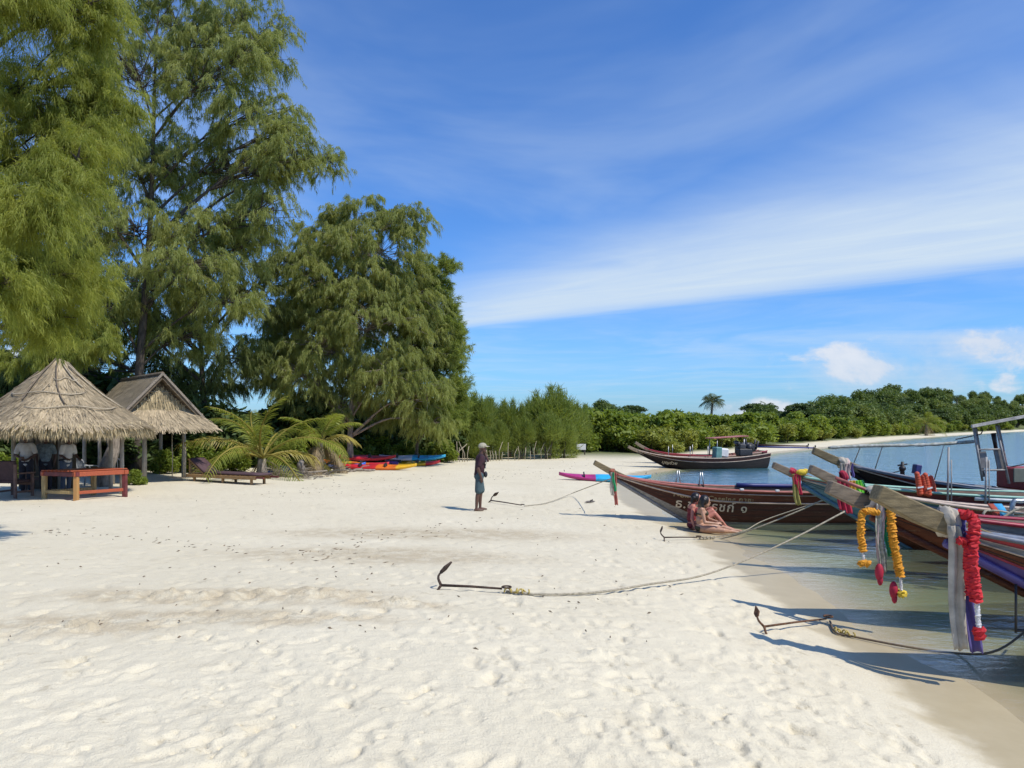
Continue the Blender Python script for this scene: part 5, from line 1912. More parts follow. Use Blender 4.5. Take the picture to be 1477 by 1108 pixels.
# 3: boat with mint and white gunwale
tip3 = P(1115, 667, 14.2)
h3 = Hull(9.4, 0.55, 1.33, 0.93, beam=0.8, keel=-0.22, depth0=0.13, rake=0.60)
b3 = boat('brown longtail boat with a blue-grey bow and mint-and-white gunwale', tip3, R(-0.5), h3, [(0.72, M_HULL_BROWN), (1.0, M_REDB)], bow=M_TEAL, bowlen=1.05, rails=((0.72, M_CREAM, 0.016), (0.9, M_PINK, 0.012)), gun=M_MINT, prow=M_PROWG, prow_w=0.13, prow_h=0.14)
lettering(b3, h3, 'มงคลชัย', 2.55, 0.80, 0.14, M_LETTER_D, 1.15)
lettering(b3, h3, 'เกาะ', 2.72, 0.66, 0.11, M_LETTER_D, 1.15, 'side_lettering')
mb = MB()
mb.tube([h3.at(3.4 + 0.4 * q, 1.0, -1, 0.0) + Vector((0, -0.006, -0.045)) for q in range(14)], 0.036, 6)
mb.build('white_gunwale_strip', M_WHITEP, b3)


def life_vest(label, loc, rz, tilt):
    root = thing('life_vest', label, 'life vest', loc, rz)
    m = pm('orange_red_nylon', (0.60, 0.085, 0.03), 0.2, 10, 0.7)
    for nm, x, y, hh in (('front_panel', -0.07, 0.0, 0.19), ('back_panel', 0.06, 0.03, 0.16)):
        mb = MB()
        for k in range(9):
            f = k / 8
            mb.ell((x + math.sin(tilt) * hh * 2 * f, y - 0.03 * f * (1 - f), 0.03 + hh * 2 * f * 0.9), (0.062 * (1 - 0.25 * f), 0.042, 0.05))
        mb.build(nm, m, root)
    MB().box((-0.09, -0.045, 0.14), (0.11, 0.012, 0.025), Euler((0, tilt, 0))).build('strap', M_WHITE, root)


pz = h3.sheer(3.0)
x = P(1330, 700, 13.6)
life_vest('orange life vest draped on the mint gunwale nearer the bow', (x.x, 13.55, pz + 0.0), 0.1, -0.15)
x = P(1343, 700, 13.6)
life_vest('orange life vest draped on the mint gunwale further from the bow', (x.x + 0.02, 13.6, pz - 0.02), 0.2, -0.2)
for px, d_ in ((1365, 13.5), (1419, 13.5)):
    x = P(px, 640, d_)
    zb = h3.sheer(x.x - tip3.x)
    rod(b3, 'awning_pole', (x.x - tip3.x, -0.72, zb - 0.3), (x.x - tip3.x + 0.02, -0.72, 2.35 - (645 - HY) * d_ / F if px < 1400 else 1.75), 0.02, M_POLE)
    rod(b3, 'awning_pole', (x.x - tip3.x + 0.07, -0.72, zb - 0.3), (x.x - tip3.x + 0.07, -0.72, 1.70), 0.012, M_POLE)

# 4: boat with the bright blue deck
tip4 = P(1168, 671, 11.7)
h4 = Hull(9.0, 0.58, 1.38, 0.80, beam=0.78, keel=-0.22, depth0=0.13, rake=0.56)
b4 = boat('brown longtail boat with a teal-green bow and bright blue deck boards', tip4, R(0.5), h4, [(0.70, M_HULL_BROWN), (1.0, M_REDB)], bow=M_TEALG, bowlen=1.2, rails=((0.70, M_CREAM, 0.016), (0.88, M_GREY, 0.02)), gun=M_CREAM, prow=M_PROWG, prow_w=0.14, prow_h=0.15, deck_m=M_BRIGHTB, thwart_m=M_BRIGHTB, bench_from=1.6)
MB().tube(bez([(2.75, -0.6, 0.78), (2.78, -0.6, 1.16), (2.9, -0.6, 1.2), (3.25, -0.6, 1.2), (3.35, -0.6, 1.12), (3.38, -0.6, 0.75)], 16), 0.035, 8).build('grab_rail', M_STEEL, b4)

# 5: boat whose prow carries the marigold garlands
tip5 = P(1194, 694, 8.6)
h5 = Hull(8.8, 0.52, 1.42, 1.0, beam=0.76, keel=-0.2, depth0=0.13, rake=0.50)
b5 = boat('longtail boat with a pink-edged prow hung with marigold garlands', tip5, R(1.0), h5, [(0.66, M_HULL_BROWN), (0.84, M_REDB), (1.0, M_GREY)], rails=((0.66, M_CREAM, 0.014), (0.84, M_CREAM, 0.012)), gun=M_REDP, prow=M_PROWG, prow_w=0.14, prow_h=0.18, deck_m=M_BRIGHTB, thwart_m=M_BRIGHTB, bench_from=1.5)
p0 = Vector((0.12, -0.06, tip5.z + 0.03))
MB().tube([Vector((0.1, 0.02, tip5.z + 0.035)), Vector((0.45, 0.02, tip5.z - 0.10)), Vector((0.9, 0.02, h5.sheer(0.9) + 0.06))], 0.02, 6).build('pink_edging', M_PINK, b5)

# 6: the nearest boat
tip6 = P(1262, 700, 6.8)
h6 = Hull(8.6, 0.66, 1.40, 0.92, beam=0.76, keel=-0.18, depth0=0.12, rake=0.52)
b6 = boat('red, grey and white striped longtail boat with a broad square-cut prow plank', tip6, R(0), h6, [(0.30, M_PURPLE), (0.62, M_HULL_BROWN), (0.80, M_GREY), (1.0, M_REDP)], rails=((0.30, M_REDP, 0.012), (0.62, M_CREAM, 0.010), (0.80, M_CREAM, 0.005)), gun=M_GREY, prow=M_PROW, prow_w=0.19, prow_h=0.175, deck_m=M_BRIGHTB, thwart_m=M_BRIGHTB, bench_from=1.6)
for s in (0.0, 0.16):
    rod(b6, 'boarding_ladder_rail', (1.28 + s, 0.0, 0.92), (1.28 + s, 0.0, 0.45), 0.012, M_BLACK)
rod(b6, 'ladder_rung', (1.28, 0.0, 0.47), (1.46, 0.0, 0.47), 0.014, M_BLACK)
MB().ell((1.45, 0.0, 0.42), (0.10, 0.05, 0.07)).build('propeller_hub', M_BLACK, b6)

# things lying in the boats
o = thing('beach_towel', 'blue and rust-red towel hung over the side of the blue-decked boat', 'towel', (P(1420, 730, 11.2).x, 11.06, 0.86))
for dx, m, w in ((0.0, pm('rust_towel', (0.36, 0.07, 0.04), 0.2, 10, 0.9), 0.10), (0.095, pm('sky_blue_towel', (0.05, 0.33, 0.58), 0.2, 10, 0.9), 0.13)):
    vs = []
    for i in range(12):
        f = i / 11
        y = -0.05 * math.sin(f * 3.1) - 0.05 + 0.18 * max(0, 0.25 - f)
        z = 0.30 - 0.36 * f + 0.02 * math.sin(f * 3)
        for j in range(5):
            vs.append((dx + w * (j / 4 - 0.5) + 0.05 * f, y + 0.012 * math.sin(j * 2 + f * 5), z))
    fs = [(i * 5 + j, i * 5 + j + 1, (i + 1) * 5 + j + 1, (i + 1) * 5 + j) for i in range(11) for j in range(4)]
    me = MB().add(vs, fs, 0, True)
    q = me.build('cloth_fold', m, o)
    md = q.modifiers.new('thick', 'SOLIDIFY')
    md.thickness = 0.012
hc = P(1450, 742, 10.9)
o = thing('hose_coil', 'pale coiled hose lying along the side of the blue-decked boat', 'hose', (hc.x, hc.y, hc.z))
MB().tube(bez([(-0.28, 0, 0.06), (-0.33, -0.02, 0.0), (-0.25, 0, -0.07), (-0.05, 0, -0.05), (0.12, 0, 0.05), (0.3, 0, 0.1), (0.6, 0.05, 0.08)], 30), 0.018, 7).build('hose', M_ROPE, o)
MB().tube(bez([(-0.3, 0.02, 0.05), (-0.1, 0.02, 0.05), (0.1, 0.02, 0.02), (0.5, 0.05, 0.0)], 18), 0.014, 7).build('hose', M_ROPE, o)
MB().tube(bez([(0.0, 0.04, -0.04), (0.2, 0.04, -0.03), (0.5, 0.06, -0.05)], 10), 0.014, 7).build('hose', M_ROPE, o)

# 7, 8: two boats moored together further along the beach
h7 = Hull(7.6, 0.5, 0.98, 0.52, beam=0.8, keel=-0.3, depth0=0.10, rake=0.5, stern=0.28, decay=1.3)
tip7 = P(906, 660, 38.5)
tip7.z = 1.22


def far_boat(label, tip, rz, bands, gun, extra):
    dz = -0.22
    b = boat(label, tip, rz, h7, bands, rails=((0.78, M_CREAM, 0.02),), gun=gun, prow=M_PROWG, prow_w=0.14, prow_h=0.16)
    mb = MB()
    mb.box((6.9, 0, 1.05), (0.75, 0.5, 0.4), None, 0, 0.05).box((6.75, 0.0, 1.36), (0.42, 0.36, 0.26), Euler((0, 0.1, 0.1)), 0, 0.05).tube([(7.15, -0.22, 1.32), (7.15, 0.22, 1.32)], 0.17, 10).tube([(6.55, -0.15, 1.5), (6.55, 0.2, 1.5)], 0.1, 8).box((7.4, 0.05, 1.28), (0.22, 0.3, 0.36), Euler((0, -0.2, 0)), 0, 0.04).tube([(7.0, 0.1, 1.3), (7.05, 0.1, 1.75)], 0.05, 6).tube([(7.5, -0.1, 1.2), (7.65, -0.1, 1.65)], 0.06, 6)
    mb.v = [(x - 0.55, y, z + dz) for x, y, z in mb.v]
    mb.build('engine', M_BLACK, b)
    MB().tube([(7.0, 0, 1.12), (10.2, -0.3, 1.05)], [0.05, 0.035], 7).build('propeller_shaft', extra, b)
    for k in range(3):
        a = 2.094 * k
        MB().ell((10.2, -0.3 + 0.1 * math.cos(a), 1.05 + 0.1 * math.sin(a)), (0.02, 0.07, 0.07)).build('propeller_blade', M_BLACK, b)
    for X in (2.4, 3.6, 4.6):
        rod(b, 'upright', (X, 0.6, 0.5), (X, 0.6, 1.15), 0.018)
    return b


fb = far_boat('black and maroon longtail boat moored beside the red one along the beach', tip7, R(9), [(0.78, M_HULL_BLACK), (1.0, M_HULL_MAROON)], M_CREAM, M_NAVY)
MB().box((4.7, -0.3, 0.78), (0.35, 0.5, 0.7), Euler((0, 0.05, 0)), 0, 0.04).build('teal_console', pm('teal_console_paint', (0.14, 0.30, 0.27), 0.2, 5, 0.6), fb)
MB().box((5.3, 0.3, 0.8), (0.5, 0.5, 0.5), Euler((0, 0.1, 0)), 0, 0.08).build('white_cover', M_WHITE, fb)
lettering(fb, h7, 'บุญช่วย', 1.75, 0.30, 0.2, M_LETTER, 1.2)
tip8 = Vector((tip7.x + 0.9, tip7.y + 3.2, 1.35))
fb2 = far_boat('red longtail boat with a small plank roof moored behind the black one', tip8, R(9), [(0.7, M_HULL_MAROON), (1.0, M_REDP)], M_REDP, M_HULL_MAROON)
for X, y in ((4.6, -0.5), (4.6, 0.5), (6.2, -0.5), (6.2, 0.5)):
    rod(fb2, 'roof_post', (X, y, 0.5), (X, y, 1.55), 0.025)
MB().box((5.4, 0, 1.58), (2.1, 1.2, 0.05), Euler((0, -0.06, 0)), 0, 0.01).build('plank_roof', M_PINK, fb2)
# floating tender line of sticks behind
# ------------------------------------------------------------------ garlands and cloths on the prows


def ribbon(name, label, cat, loc, strips, group=None):
    """Hanging cloth strips: (dx, dy, width, length, material, sway)."""
    root = thing(name, label, cat, loc, 0, group)
    for k, (dx, dy, w, L, m, sway) in enumerate(strips):
        n, c = 18, 15
        vs = []
        for i in range(n + 1):
            f = i / n
            ww = w * (0.55 + 0.45 * min(f * 3, 1)) * (1 - 0.1 * f)
            for j in range(c):
                g = j / (c - 1) - 0.5
                fold = 0.13 * w * math.sin(g * 9 + k + 1.8 * f) + 0.04 * w * math.sin(g * 23 + 2 * k - 3 * f)
                vs.append((dx + ww * g + sway * f + 0.012 * math.sin(f * 7 + k), dy + fold, -L * f * (1 - 0.03 * abs(math.sin(g * 5 + k)))))
        fs = [(i * c + j, i * c + j + 1, (i + 1) * c + j + 1, (i + 1) * c + j) for i in range(n) for j in range(c - 1)]
        o = MB().add(vs, fs, 0, True).build('cloth_strip', m, root)
        md = o.modifiers.new('thick', 'SOLIDIFY')
        md.thickness = 0.006
    return root


def flower_strand(root, pts, r, m, step=0.014, name='flower_strand'):
    """A strung garland: tight ruffled blooms along a line."""
    pts = [Vector(p) for p in pts]
    cur = bez(pts, 60)
    Ls = [0]
    for a, b in zip(cur, cur[1:]):
        Ls.append(Ls[-1] + (b - a).length)
    n = max(4, int(Ls[-1] / step))
    vs, fs = [], []
    k = 12
    for i in range(n + 1):
        s = Ls[-1] * i / n
        q = int(np.searchsorted(Ls, s))
        q = min(max(q, 1), len(cur) - 1)
        f = (s - Ls[q - 1]) / max(Ls[q] - Ls[q - 1], 1e-6)
        p = cur[q - 1].lerp(cur[q], f)
        t = (cur[q] - cur[q - 1]).normalized()
        a1 = t.orthogonal().normalized()
        a2 = t.cross(a1)
        rr_ = r * (1.04 if i % 2 else 0.84) * random.uniform(0.9, 1.08)
        for j in range(k):
            a = 2 * math.pi * j / k + i * 0.4
            w = rr_ * (1 + random.uniform(-0.2, 0.22))
            vs.append(p + (a1 * math.cos(a) + a2 * math.sin(a)) * w + t * random.uniform(-0.8, 0.8) * step)
    for i in range(n):
        for j in range(k):
            fs.append((i * k + j, i * k + (j + 1) % k, (i + 1) * k + (j + 1) % k, (i + 1) * k + j))
    fs += [tuple(range(k - 1, -1, -1)), tuple(n * k + j for j in range(k))]
    return MB().add(vs, fs).build(name, m, root)


M_MARI = pm('marigold', (0.72, 0.32, 0.015), 0.3, 30, 0.8, col2=(0.50, 0.20, 0.01))
M_YELF = pm('yellow_flowers', (0.75, 0.52, 0.04), 0.3, 30, 0.8)
M_REDF = pm('red_flowers', (0.60, 0.012, 0.02), 0.3, 30, 0.75, col2=(0.36, 0.008, 0.015))
M_WHTF = pm('white_flowers', (0.70, 0.68, 0.66), 0.2, 30, 0.8)
C_RED = pm('crimson_cloth', (0.42, 0.015, 0.045), 0.2, 6, 0.75)
C_YEL = pm('golden_cloth', (0.60, 0.33, 0.03), 0.2, 6, 0.75)
C_GRN = pm('lime_cloth', (0.16, 0.55, 0.03), 0.2, 6, 0.75)
C_DGRN = pm('green_cloth', (0.02, 0.26, 0.10), 0.2, 6, 0.75)
C_PUR = pm('violet_cloth', (0.10, 0.075, 0.24), 0.2, 6, 0.8)
C_WHT = pm('weathered_white_cloth', (0.47, 0.42, 0.34), 0.25, 6, 0.85)
C_OLIVE = pm('faded_yellow_cloth', (0.30, 0.26, 0.07), 0.3, 6, 0.85)
C_PALE = pm('faded_pink_cloth', (0.52, 0.38, 0.34), 0.25, 6, 0.85)


def wrap(root, c, r, w, m, name='knot'):
    """Cloth wound round a prow: a wrinkled band."""
    na, nx = 22, 7
    ph = c[0] * 40 + c[2] * 17
    vs = []
    for i in range(na):
        a = 2 * math.pi * i / na
        cy, cz = math.cos(a), math.sin(a)
        q = r * (1 + 0.10 * math.sin(3 * a + ph) + 0.06 * math.sin(7 * a - ph))
        for j in range(nx):
            g = j / (nx - 1) - 0.5
            rr_ = q * (1 + 0.09 * math.cos(g * 14 + 2 * math.sin(a + ph)) - 0.35 * (2 * abs(g)) ** 4)
            vs.append((c[0] + g * w * 3.6 + 0.02 * math.sin(2 * a + ph), c[1] + rr_ * cy, c[2] + rr_ * cz))
    fs = [(i * nx + j, i * nx + j + 1, ((i + 1) % na) * nx + j + 1, ((i + 1) % na) * nx + j) for i in range(na) for j in range(nx - 1)]
    return MB().add(vs, fs, 0, True).build(name, m, root)


# nearest boat: red garland, white and violet cloths
kx = P(1362, 755, 6.8)
g = ribbon('prow_cloths', 'long white and violet cloths tied to the broad square-cut prow', 'cloth', (kx.x, 6.66, kx.z), [(-0.005, -0.02, 0.15, 1.12, C_WHT, 0.05), (0.06, 0.03, 0.15, 1.16, C_PUR, 0.15)])
wrap(g, (0.0, 0.14, 0.03), 0.135, 0.028, C_WHT)
wrap(g, (0.04, 0.14, 0.01), 0.135, 0.03, C_WHT)
wrap(g, (0.085, 0.14, -0.02), 0.13, 0.03, C_PUR)
g = thing('red_garland', 'thick red flower garland with a white beaded tail hanging from the broad prow', 'garland', (kx.x, 6.56, kx.z))
flower_strand(g, [(0.12, 0.2, 0.09), (0.12, 0.0, 0.06), (0.09, -0.02, -0.25), (0.13, -0.02, -0.65)], 0.05, M_REDF)
flower_strand(g, [(-0.02, 0.0, -0.12), (0.06, -0.01, -0.14), (0.07, 0, -0.3), (0.09, 0, -0.6)], 0.04, M_REDF)
flower_strand(g, [(0.135, -0.02, -0.66), (0.15, -0.02, -0.88)], 0.022, M_WHTF, 0.012, 'bead_tail')
flower_strand(g, [(0.15, -0.02, -0.88), (0.165, -0.02, -0.97)], 0.05, M_REDF, 0.02, 'tassel')

# next boat: marigolds, white cloth, tassels
kx = P(1255, 722, 8.5)
g = ribbon('prow_cloths', 'pale wrapped cloth with green and crimson ends among the marigold garlands', 'cloth', (kx.x, 8.36, kx.z),
           [(0.02, -0.02, 0.09, 0.75, C_PALE, 0.03), (0.07, -0.01, 0.07, 0.62, C_DGRN, 0.07), (0.0, -0.03, 0.09, 0.80, pm('patterned_cloth', (0.5, 0.45, 0.38), 0.2, 25, 0.8, col2=(0.12, 0.15, 0.09)), 0.06), (0.05, -0.03, 0.09, 0.22, C_PALE, 0.0)])
wrap(g, (0.02, 0.14, 0.03), 0.135, 0.032, C_WHT)
wrap(g, (0.06, 0.14, 0.015), 0.135, 0.032, C_WHT)
wrap(g, (0.10, 0.14, -0.01), 0.13, 0.03, C_PALE)
for (x, z) in ((0.02, -0.78), (0.18, -0.98)):
    MB().ell((x, -0.03, z), (0.045, 0.045, 0.10)).ell((x + 0.01, -0.03, z - 0.09), (0.03, 0.03, 0.06)).build('crimson_tassel', C_RED, g)
g = thing('marigold_garland', 'long single-strand marigold garland beside the pale wrapped cloth', 'garland', (kx.x, 8.30, kx.z))
flower_strand(g, [(0.12, 0.22, 0.10), (0.13, 0.02, 0.04), (0.15, 0.0, -0.35), (0.24, 0.0, -0.82)], 0.046, M_MARI)
flower_strand(g, [(0.24, 0, -0.83), (0.25, 0, -0.98)], 0.016, M_WHTF, 0.012, 'bead_tail')
flower_strand(g, [(0.25, 0, -0.98), (0.26, 0, -1.04)], 0.05, M_YELF, 0.02, 'tassel')
g = thing('marigold_garland', 'short looped marigold garland hooked beside the ribbon-hung prow', 'garland', (kx.x, 8.33, kx.z))
flower_strand(g, [(0.02, 0.0, -0.12), (-0.1, 0.0, -0.10), (-0.17, 0.0, -0.14), (-0.185, 0.0, -0.35), (-0.16, 0.0, -0.55)], 0.042, M_MARI)
flower_strand(g, [(-0.16, 0, -0.56), (-0.15, 0, -0.66)], 0.012, M_WHTF, 0.012, 'bead_tail')
flower_strand(g, [(-0.20, 0, -0.70), (-0.15, 0, -0.67), (-0.09, 0, -0.70)], 0.04, M_MARI, 0.02, 'tassel')

kx = P(1214, 690, 11.7)
g = ribbon('prow_ribbons', 'crimson, gold and lime green ribbons hanging from the narrow prow', 'ribbons', (kx.x, 11.55, kx.z - 0.02),
           [(-0.09, 0.0, 0.13, 0.47, C_RED, 0.04), (-0.03, -0.02, 0.12, 0.52, C_RED, 0.06), (0.05, -0.01, 0.09, 0.42, C_YEL, 0.03), (0.12, -0.01, 0.10, 0.40, C_YEL, 0.03), (0.17, -0.02, 0.09, 0.40, C_GRN, 0.05), (0.22, -0.01, 0.08, 0.36, C_GRN, 0.05), (0.25, 0.01, 0.06, 0.3, C_DGRN, 0.05)])
wrap(g, (0.02, 0.15, 0.04), 0.10, 0.025, C_RED)
kx = P(1143, 683, 14.2)
g = ribbon('prow_ribbons', 'red and faded yellow scarf knotted on the blue-grey bow', 'ribbons', (kx.x, 14.08, kx.z), [(-0.02, 0, 0.12, 0.60, C_OLIVE, 0.08), (0.06, -0.01, 0.07, 0.40, C_RED, 0.04), (0.0, -0.02, 0.09, 0.2, C_RED, 0.0)])
wrap(g, (-0.02, 0.12, 0.03), 0.085, 0.028, C_RED)
wrap(g, (0.03, 0.12, 0.01), 0.085, 0.028, C_RED)
MB().ell((0.13, 0.0, 0.03), (0.11, 0.06, 0.06)).ell((0.2, 0.0, 0.05), (0.06, 0.05, 0.05)).build('yellow_bow', M_YELF, g)
kx = P(1213, 668, 15.6)
g = ribbon('prow_cloths', 'bleached white cloth bound round the prow of the near-black boat', 'cloth', (kx.x, 15.45, kx.z), [(-0.05, 0, 0.12, 0.42, C_WHT, 0.02), (0.06, 0, 0.12, 0.34, C_PALE, 0.02), (0.17, 0.02, 0.06, 0.3, C_PUR, 0.02)])
wrap(g, (0.0, 0.14, 0.02), 0.115, 0.035, C_WHT)
wrap(g, (0.05, 0.14, 0.0), 0.11, 0.035, C_WHT)
wrap(g, (0.1, 0.14, -0.02), 0.11, 0.03, C_PALE)
kx = P(883, 681, 17.7)
g = ribbon('prow_ribbons', 'faded red and grey ribbons dangling from the prow of the Thai-lettered boat', 'ribbons', (kx.x, 17.58, kx.z), [(-0.03, 0, 0.09, 0.55, C_WHT, 0.02), (0.04, 0, 0.09, 0.78, pm('faded_red_cloth', (0.42, 0.12, 0.09), 0.3, 8, 0.85), 0.03), (0.0, -0.02, 0.06, 0.45, C_DGRN, 0.05)])
wrap(g, (0.0, 0.12, 0.0), 0.09, 0.035, pm('rust_cloth', (0.33, 0.10, 0.06), 0.3, 8, 0.85))

# ------------------------------------------------------------------ anchors and mooring ropes


def anchor(label, crown, end, arm_up, mat, scale=1.0, ring=True):
    """Admiralty-style boat anchor lying on the sand: shank, two curved arms with flukes, one arm in the air."""
    v = end - crown
    L = v.length
    root = thing('anchor', label, 'anchor', crown, math.atan2(v.y, v.x))
    sl = math.atan2(v.z, math.hypot(v.x, v.y))
    e = Vector((L * math.cos(sl), 0, v.z + 0.03))
    MB().tube([(0.0, 0, 0.03), e * 0.5 + Vector((0, 0, 0.02)), e], [0.020 * scale, 0.018 * scale, 0.015 * scale], 7).build('shank', mat, root)
    R_ = 0.30 * scale
    for s in (-1, 1):
        up = Vector((0, math.cos(arm_up) * s, math.sin(arm_up) * s))
        pts = bez([(0, 0, 0.03), Vector((-0.05 * scale, 0, 0.03)) + up * R_ * 0.45, Vector((0.06 * scale, 0, 0.03)) + up * R_ * 0.95], 8)
        o = MB().tube(pts, [0.021 * scale * (1 - 0.4 * i / (len(pts) - 1)) for i in range(len(pts))], 6).build('arm', mat, root)
        t = pts[-1]
        w = Vector((0, -math.sin(arm_up), math.cos(arm_up))) * 0.055 * scale
        dv = (pts[-1] - pts[-3]).normalized()
        mb = MB()
        q = [t - dv * 0.13 * scale - w * 0.5, t - dv * 0.13 * scale + w * 0.5, t - dv * 0.03 + w, t + dv * 0.09 * scale, t - dv * 0.03 - w]
        off = dv.cross(w).normalized() * 0.014 * scale
        mb.add([a + off for a in q] + [a - off for a in q], [(0, 1, 2, 3, 4), (9, 8, 7, 6, 5)] + [(i, i + 5, (i + 1) % 5 + 5, (i + 1) % 5) for i in range(5)])
        mb.build('fluke', mat, root)
    if ring:
        pts = [e + Vector((0.05 + 0.045 * math.cos(a), 0.045 * math.sin(a) * 0.7, 0.03 * math.sin(a))) * scale for a in np.linspace(0, 2 * math.pi, 11)]
        pts = [e + Vector((0.05 + 0.05 * math.cos(a), 0.05 * math.sin(a), 0.02)) * 1.0 for a in np.linspace(0, 2 * math.pi, 13)]
        MB().tube(pts, 0.009, 5, cap=False).build('ring', mat, root)
    return root


def rope(label, pts, r=0.011, m=M_ROPE, knot=None):
    o = thing('mooring_rope', label, 'rope', pts[0])
    b = Vector(pts[0])
    MB().tube([q - b for q in bez(pts, 40)], r, 6).build('line', m, o)
    if knot:
        mb = MB()
        k0, k1 = Vector(knot[0]) - b, Vector(knot[1]) - b
        n = 42
        pp = []
        for i in range(n):
            f = i / (n - 1)
            a = f * 2 * math.pi * 6
            c = k0.lerp(k1, f)
            pp.append(c + Vector((0.02 * math.cos(a * 0.7), 0.035 * math.sin(a), 0.02 + 0.022 * math.cos(a))))
        mb.tube(pp, 0.009, 5)
        mb.build('knot', knot[2], o)
    return o


def on(px, py, up=0.02):
    p = gp(px, py)
    p.z += up
    return p


anchor('rusty anchor with a raised fluke on open sand, yellow rope at its ring', on(636, 851), on(724, 856), 1.0, M_RUST, 0.78)
rope('pale mooring rope running from the yellow-knotted anchor up to the narrow prow', [on(730, 856), on(780, 860), on(860, 857), on(940, 848, 0.05), P(1010, 831, 10.2), P(1075, 808, 10.9), P(1150, 774, 11.3), P(1218, 738, 11.5)], 0.014, M_ROPE,
     (on(726, 856), on(762, 859), M_ROPE_Y))
anchor('dark anchor standing by the feet of the lone man', on(708, 724.5), on(752, 731.5), 0.85, M_RUST, 0.85)
rope('thin rope from the anchor near the man to the Thai-lettered boat', [on(756, 731), on(790, 726), on(830, 717, 0.15), Vector((tip1.x + 0.45, 17.6, 1.08))], 0.012)
anchor('small dark anchor lying at the water edge beside the seated women', on(958, 779), on(1005, 779), 0.9, M_RUST, 0.7)
rope('wet mooring rope from the anchor beside the women towards the blue-grey bow', [on(1010, 779), on(1042, 778), P(1085, 764, 14.4), P(1150, 738, 14.2), Vector((tip3.x + 1.05, 14.2, 0.95))], 0.013, M_ROPE, (on(1008, 779), on(1030, 778), M_ROPE))
rope('second slack rope lying past the women into the shallow water', [on(1000, 776), on(1040, 775), P(1075, 765, 15.4), P(1112, 747, 15.9), Vector((tip2.x + 1.0, 15.6, 1.0))], 0.011)
anchor('orange-rusted anchor half in the wet sand between two prow shadows', on(1102, 911), on(1192, 899), 0.95, M_RUST_R, 0.62)
q = on(1200, 905)
rope('thin rope from the orange-rusted anchor along the wet sand to the broad prow', [on(1197, 900, 0.03), on(1205, 915), on(1230, 921), on(1300, 936, 0.03), on(1370, 946, 0.03), P(1430, 941, 7.2), P(1477, 912, 7.6), P(1530, 860, 7.8)], 0.012, pm('wet_brown_rope', (0.14, 0.10, 0.06), 0.3, 30, 0.7), (on(1203, 913), on(1230, 921), M_ROPE_Y))
o = thing('sandals', 'pair of discarded sandals on the sand near the Thai-lettered boat', 'sandals', on(851, 725, 0.0), 0.2)
for s in (-1, 1):
    b_ = MB().ell((0.05 * s, 0.09 * s, 0.025), (0.14, 0.05, 0.02)).build('sole', pm('grey_sandal', (0.14, 0.12, 0.10), 0.2, 8, 0.8), o)
    MB().tube(bez([(0.05 * s + 0.03, 0.09 * s - 0.045, 0.03), (0.05 * s + 0.05, 0.09 * s, 0.075), (0.05 * s + 0.03, 0.09 * s + 0.045, 0.03)], 6), 0.012, 5).build('strap', M_BLACK, b_)

# ------------------------------------------------------------------ people


def fuse(mb, voxel=0.009, smooth=3):
    """Joins overlapping limbs and torso into one continuous skin."""
    me = mb.mesh('body', [M_WHITE])
    o = bpy.data.objects.new('tmp', me)
    COL.objects.link(o)
    r = o.modifiers.new('remesh', 'REMESH')
    r.mode = 'VOXEL'
    r.voxel_size = voxel
    s = o.modifiers.new('smooth', 'SMOOTH')
    s.factor = 0.5
    s.iterations = smooth
    dg = bpy.context.evaluated_depsgraph_get()
    out = bpy.data.meshes.new_from_object(o.evaluated_get(dg))
    bpy.data.objects.remove(o)
    bpy.data.meshes.remove(me)
    out.polygons.foreach_set('use_smooth', np.ones(len(out.polygons), bool))
    out.materials.clear()
    return out


def limb(mb, pts, radii, flat=1.0):
    cur = bez(pts, 4 * (len(pts) - 1))
    k = len(cur)
    xs = np.linspace(0, len(radii) - 1, k)
    rr_ = np.interp(xs, range(len(radii)), radii)
    mb.tube(cur, list(rr_), 10, flat=flat)
    mb.ell(cur[0], rr_[0])
    mb.ell(cur[-1], rr_[-1])


def hand(mb, wrist, d, palm_n, side, curl=0.5, size=0.18):
    """Palm, four unequal bent fingers and a thumb off the side of the palm."""
    d = Vector(d).normalized()
    n = Vector(palm_n)
    n = (n - d * n.dot(d)).normalized()
    s = d.cross(n) * side
    w = Vector(wrist)
    pc = w + d * size * 0.25
    M = Matrix((d, s, n)).transposed()
    mb.ell(pc, (size * 0.29, size * 0.22, size * 0.10), M)
    for k, ln in enumerate((0.40, 0.46, 0.43, 0.33)):
        b = w + d * size * 0.46 + s * size * (0.15 - 0.105 * k)
        p1 = b + (d + n * curl * 0.5).normalized() * size * ln * 0.45
        p2 = p1 + (d * 0.75 + n * curl).normalized() * size * ln * 0.35
        p3 = p2 + (d * 0.4 + n * curl * 1.5).normalized() * size * ln * 0.25
        mb.tube([b - d * 0.02, p1, p2, p3], [size * 0.055, size * 0.052, size * 0.046, size * 0.038], 6)
    b = w + d * size * 0.12 + s * size * 0.17
    p1 = b + (d * 0.7 + s * 0.7).normalized() * size * 0.22
    p2 = p1 + (d + s * 0.25 + n * 0.3).normalized() * size * 0.2
    mb.tube([b - s * 0.01, p1, p2], [size * 0.07, size * 0.058, size * 0.045], 6)


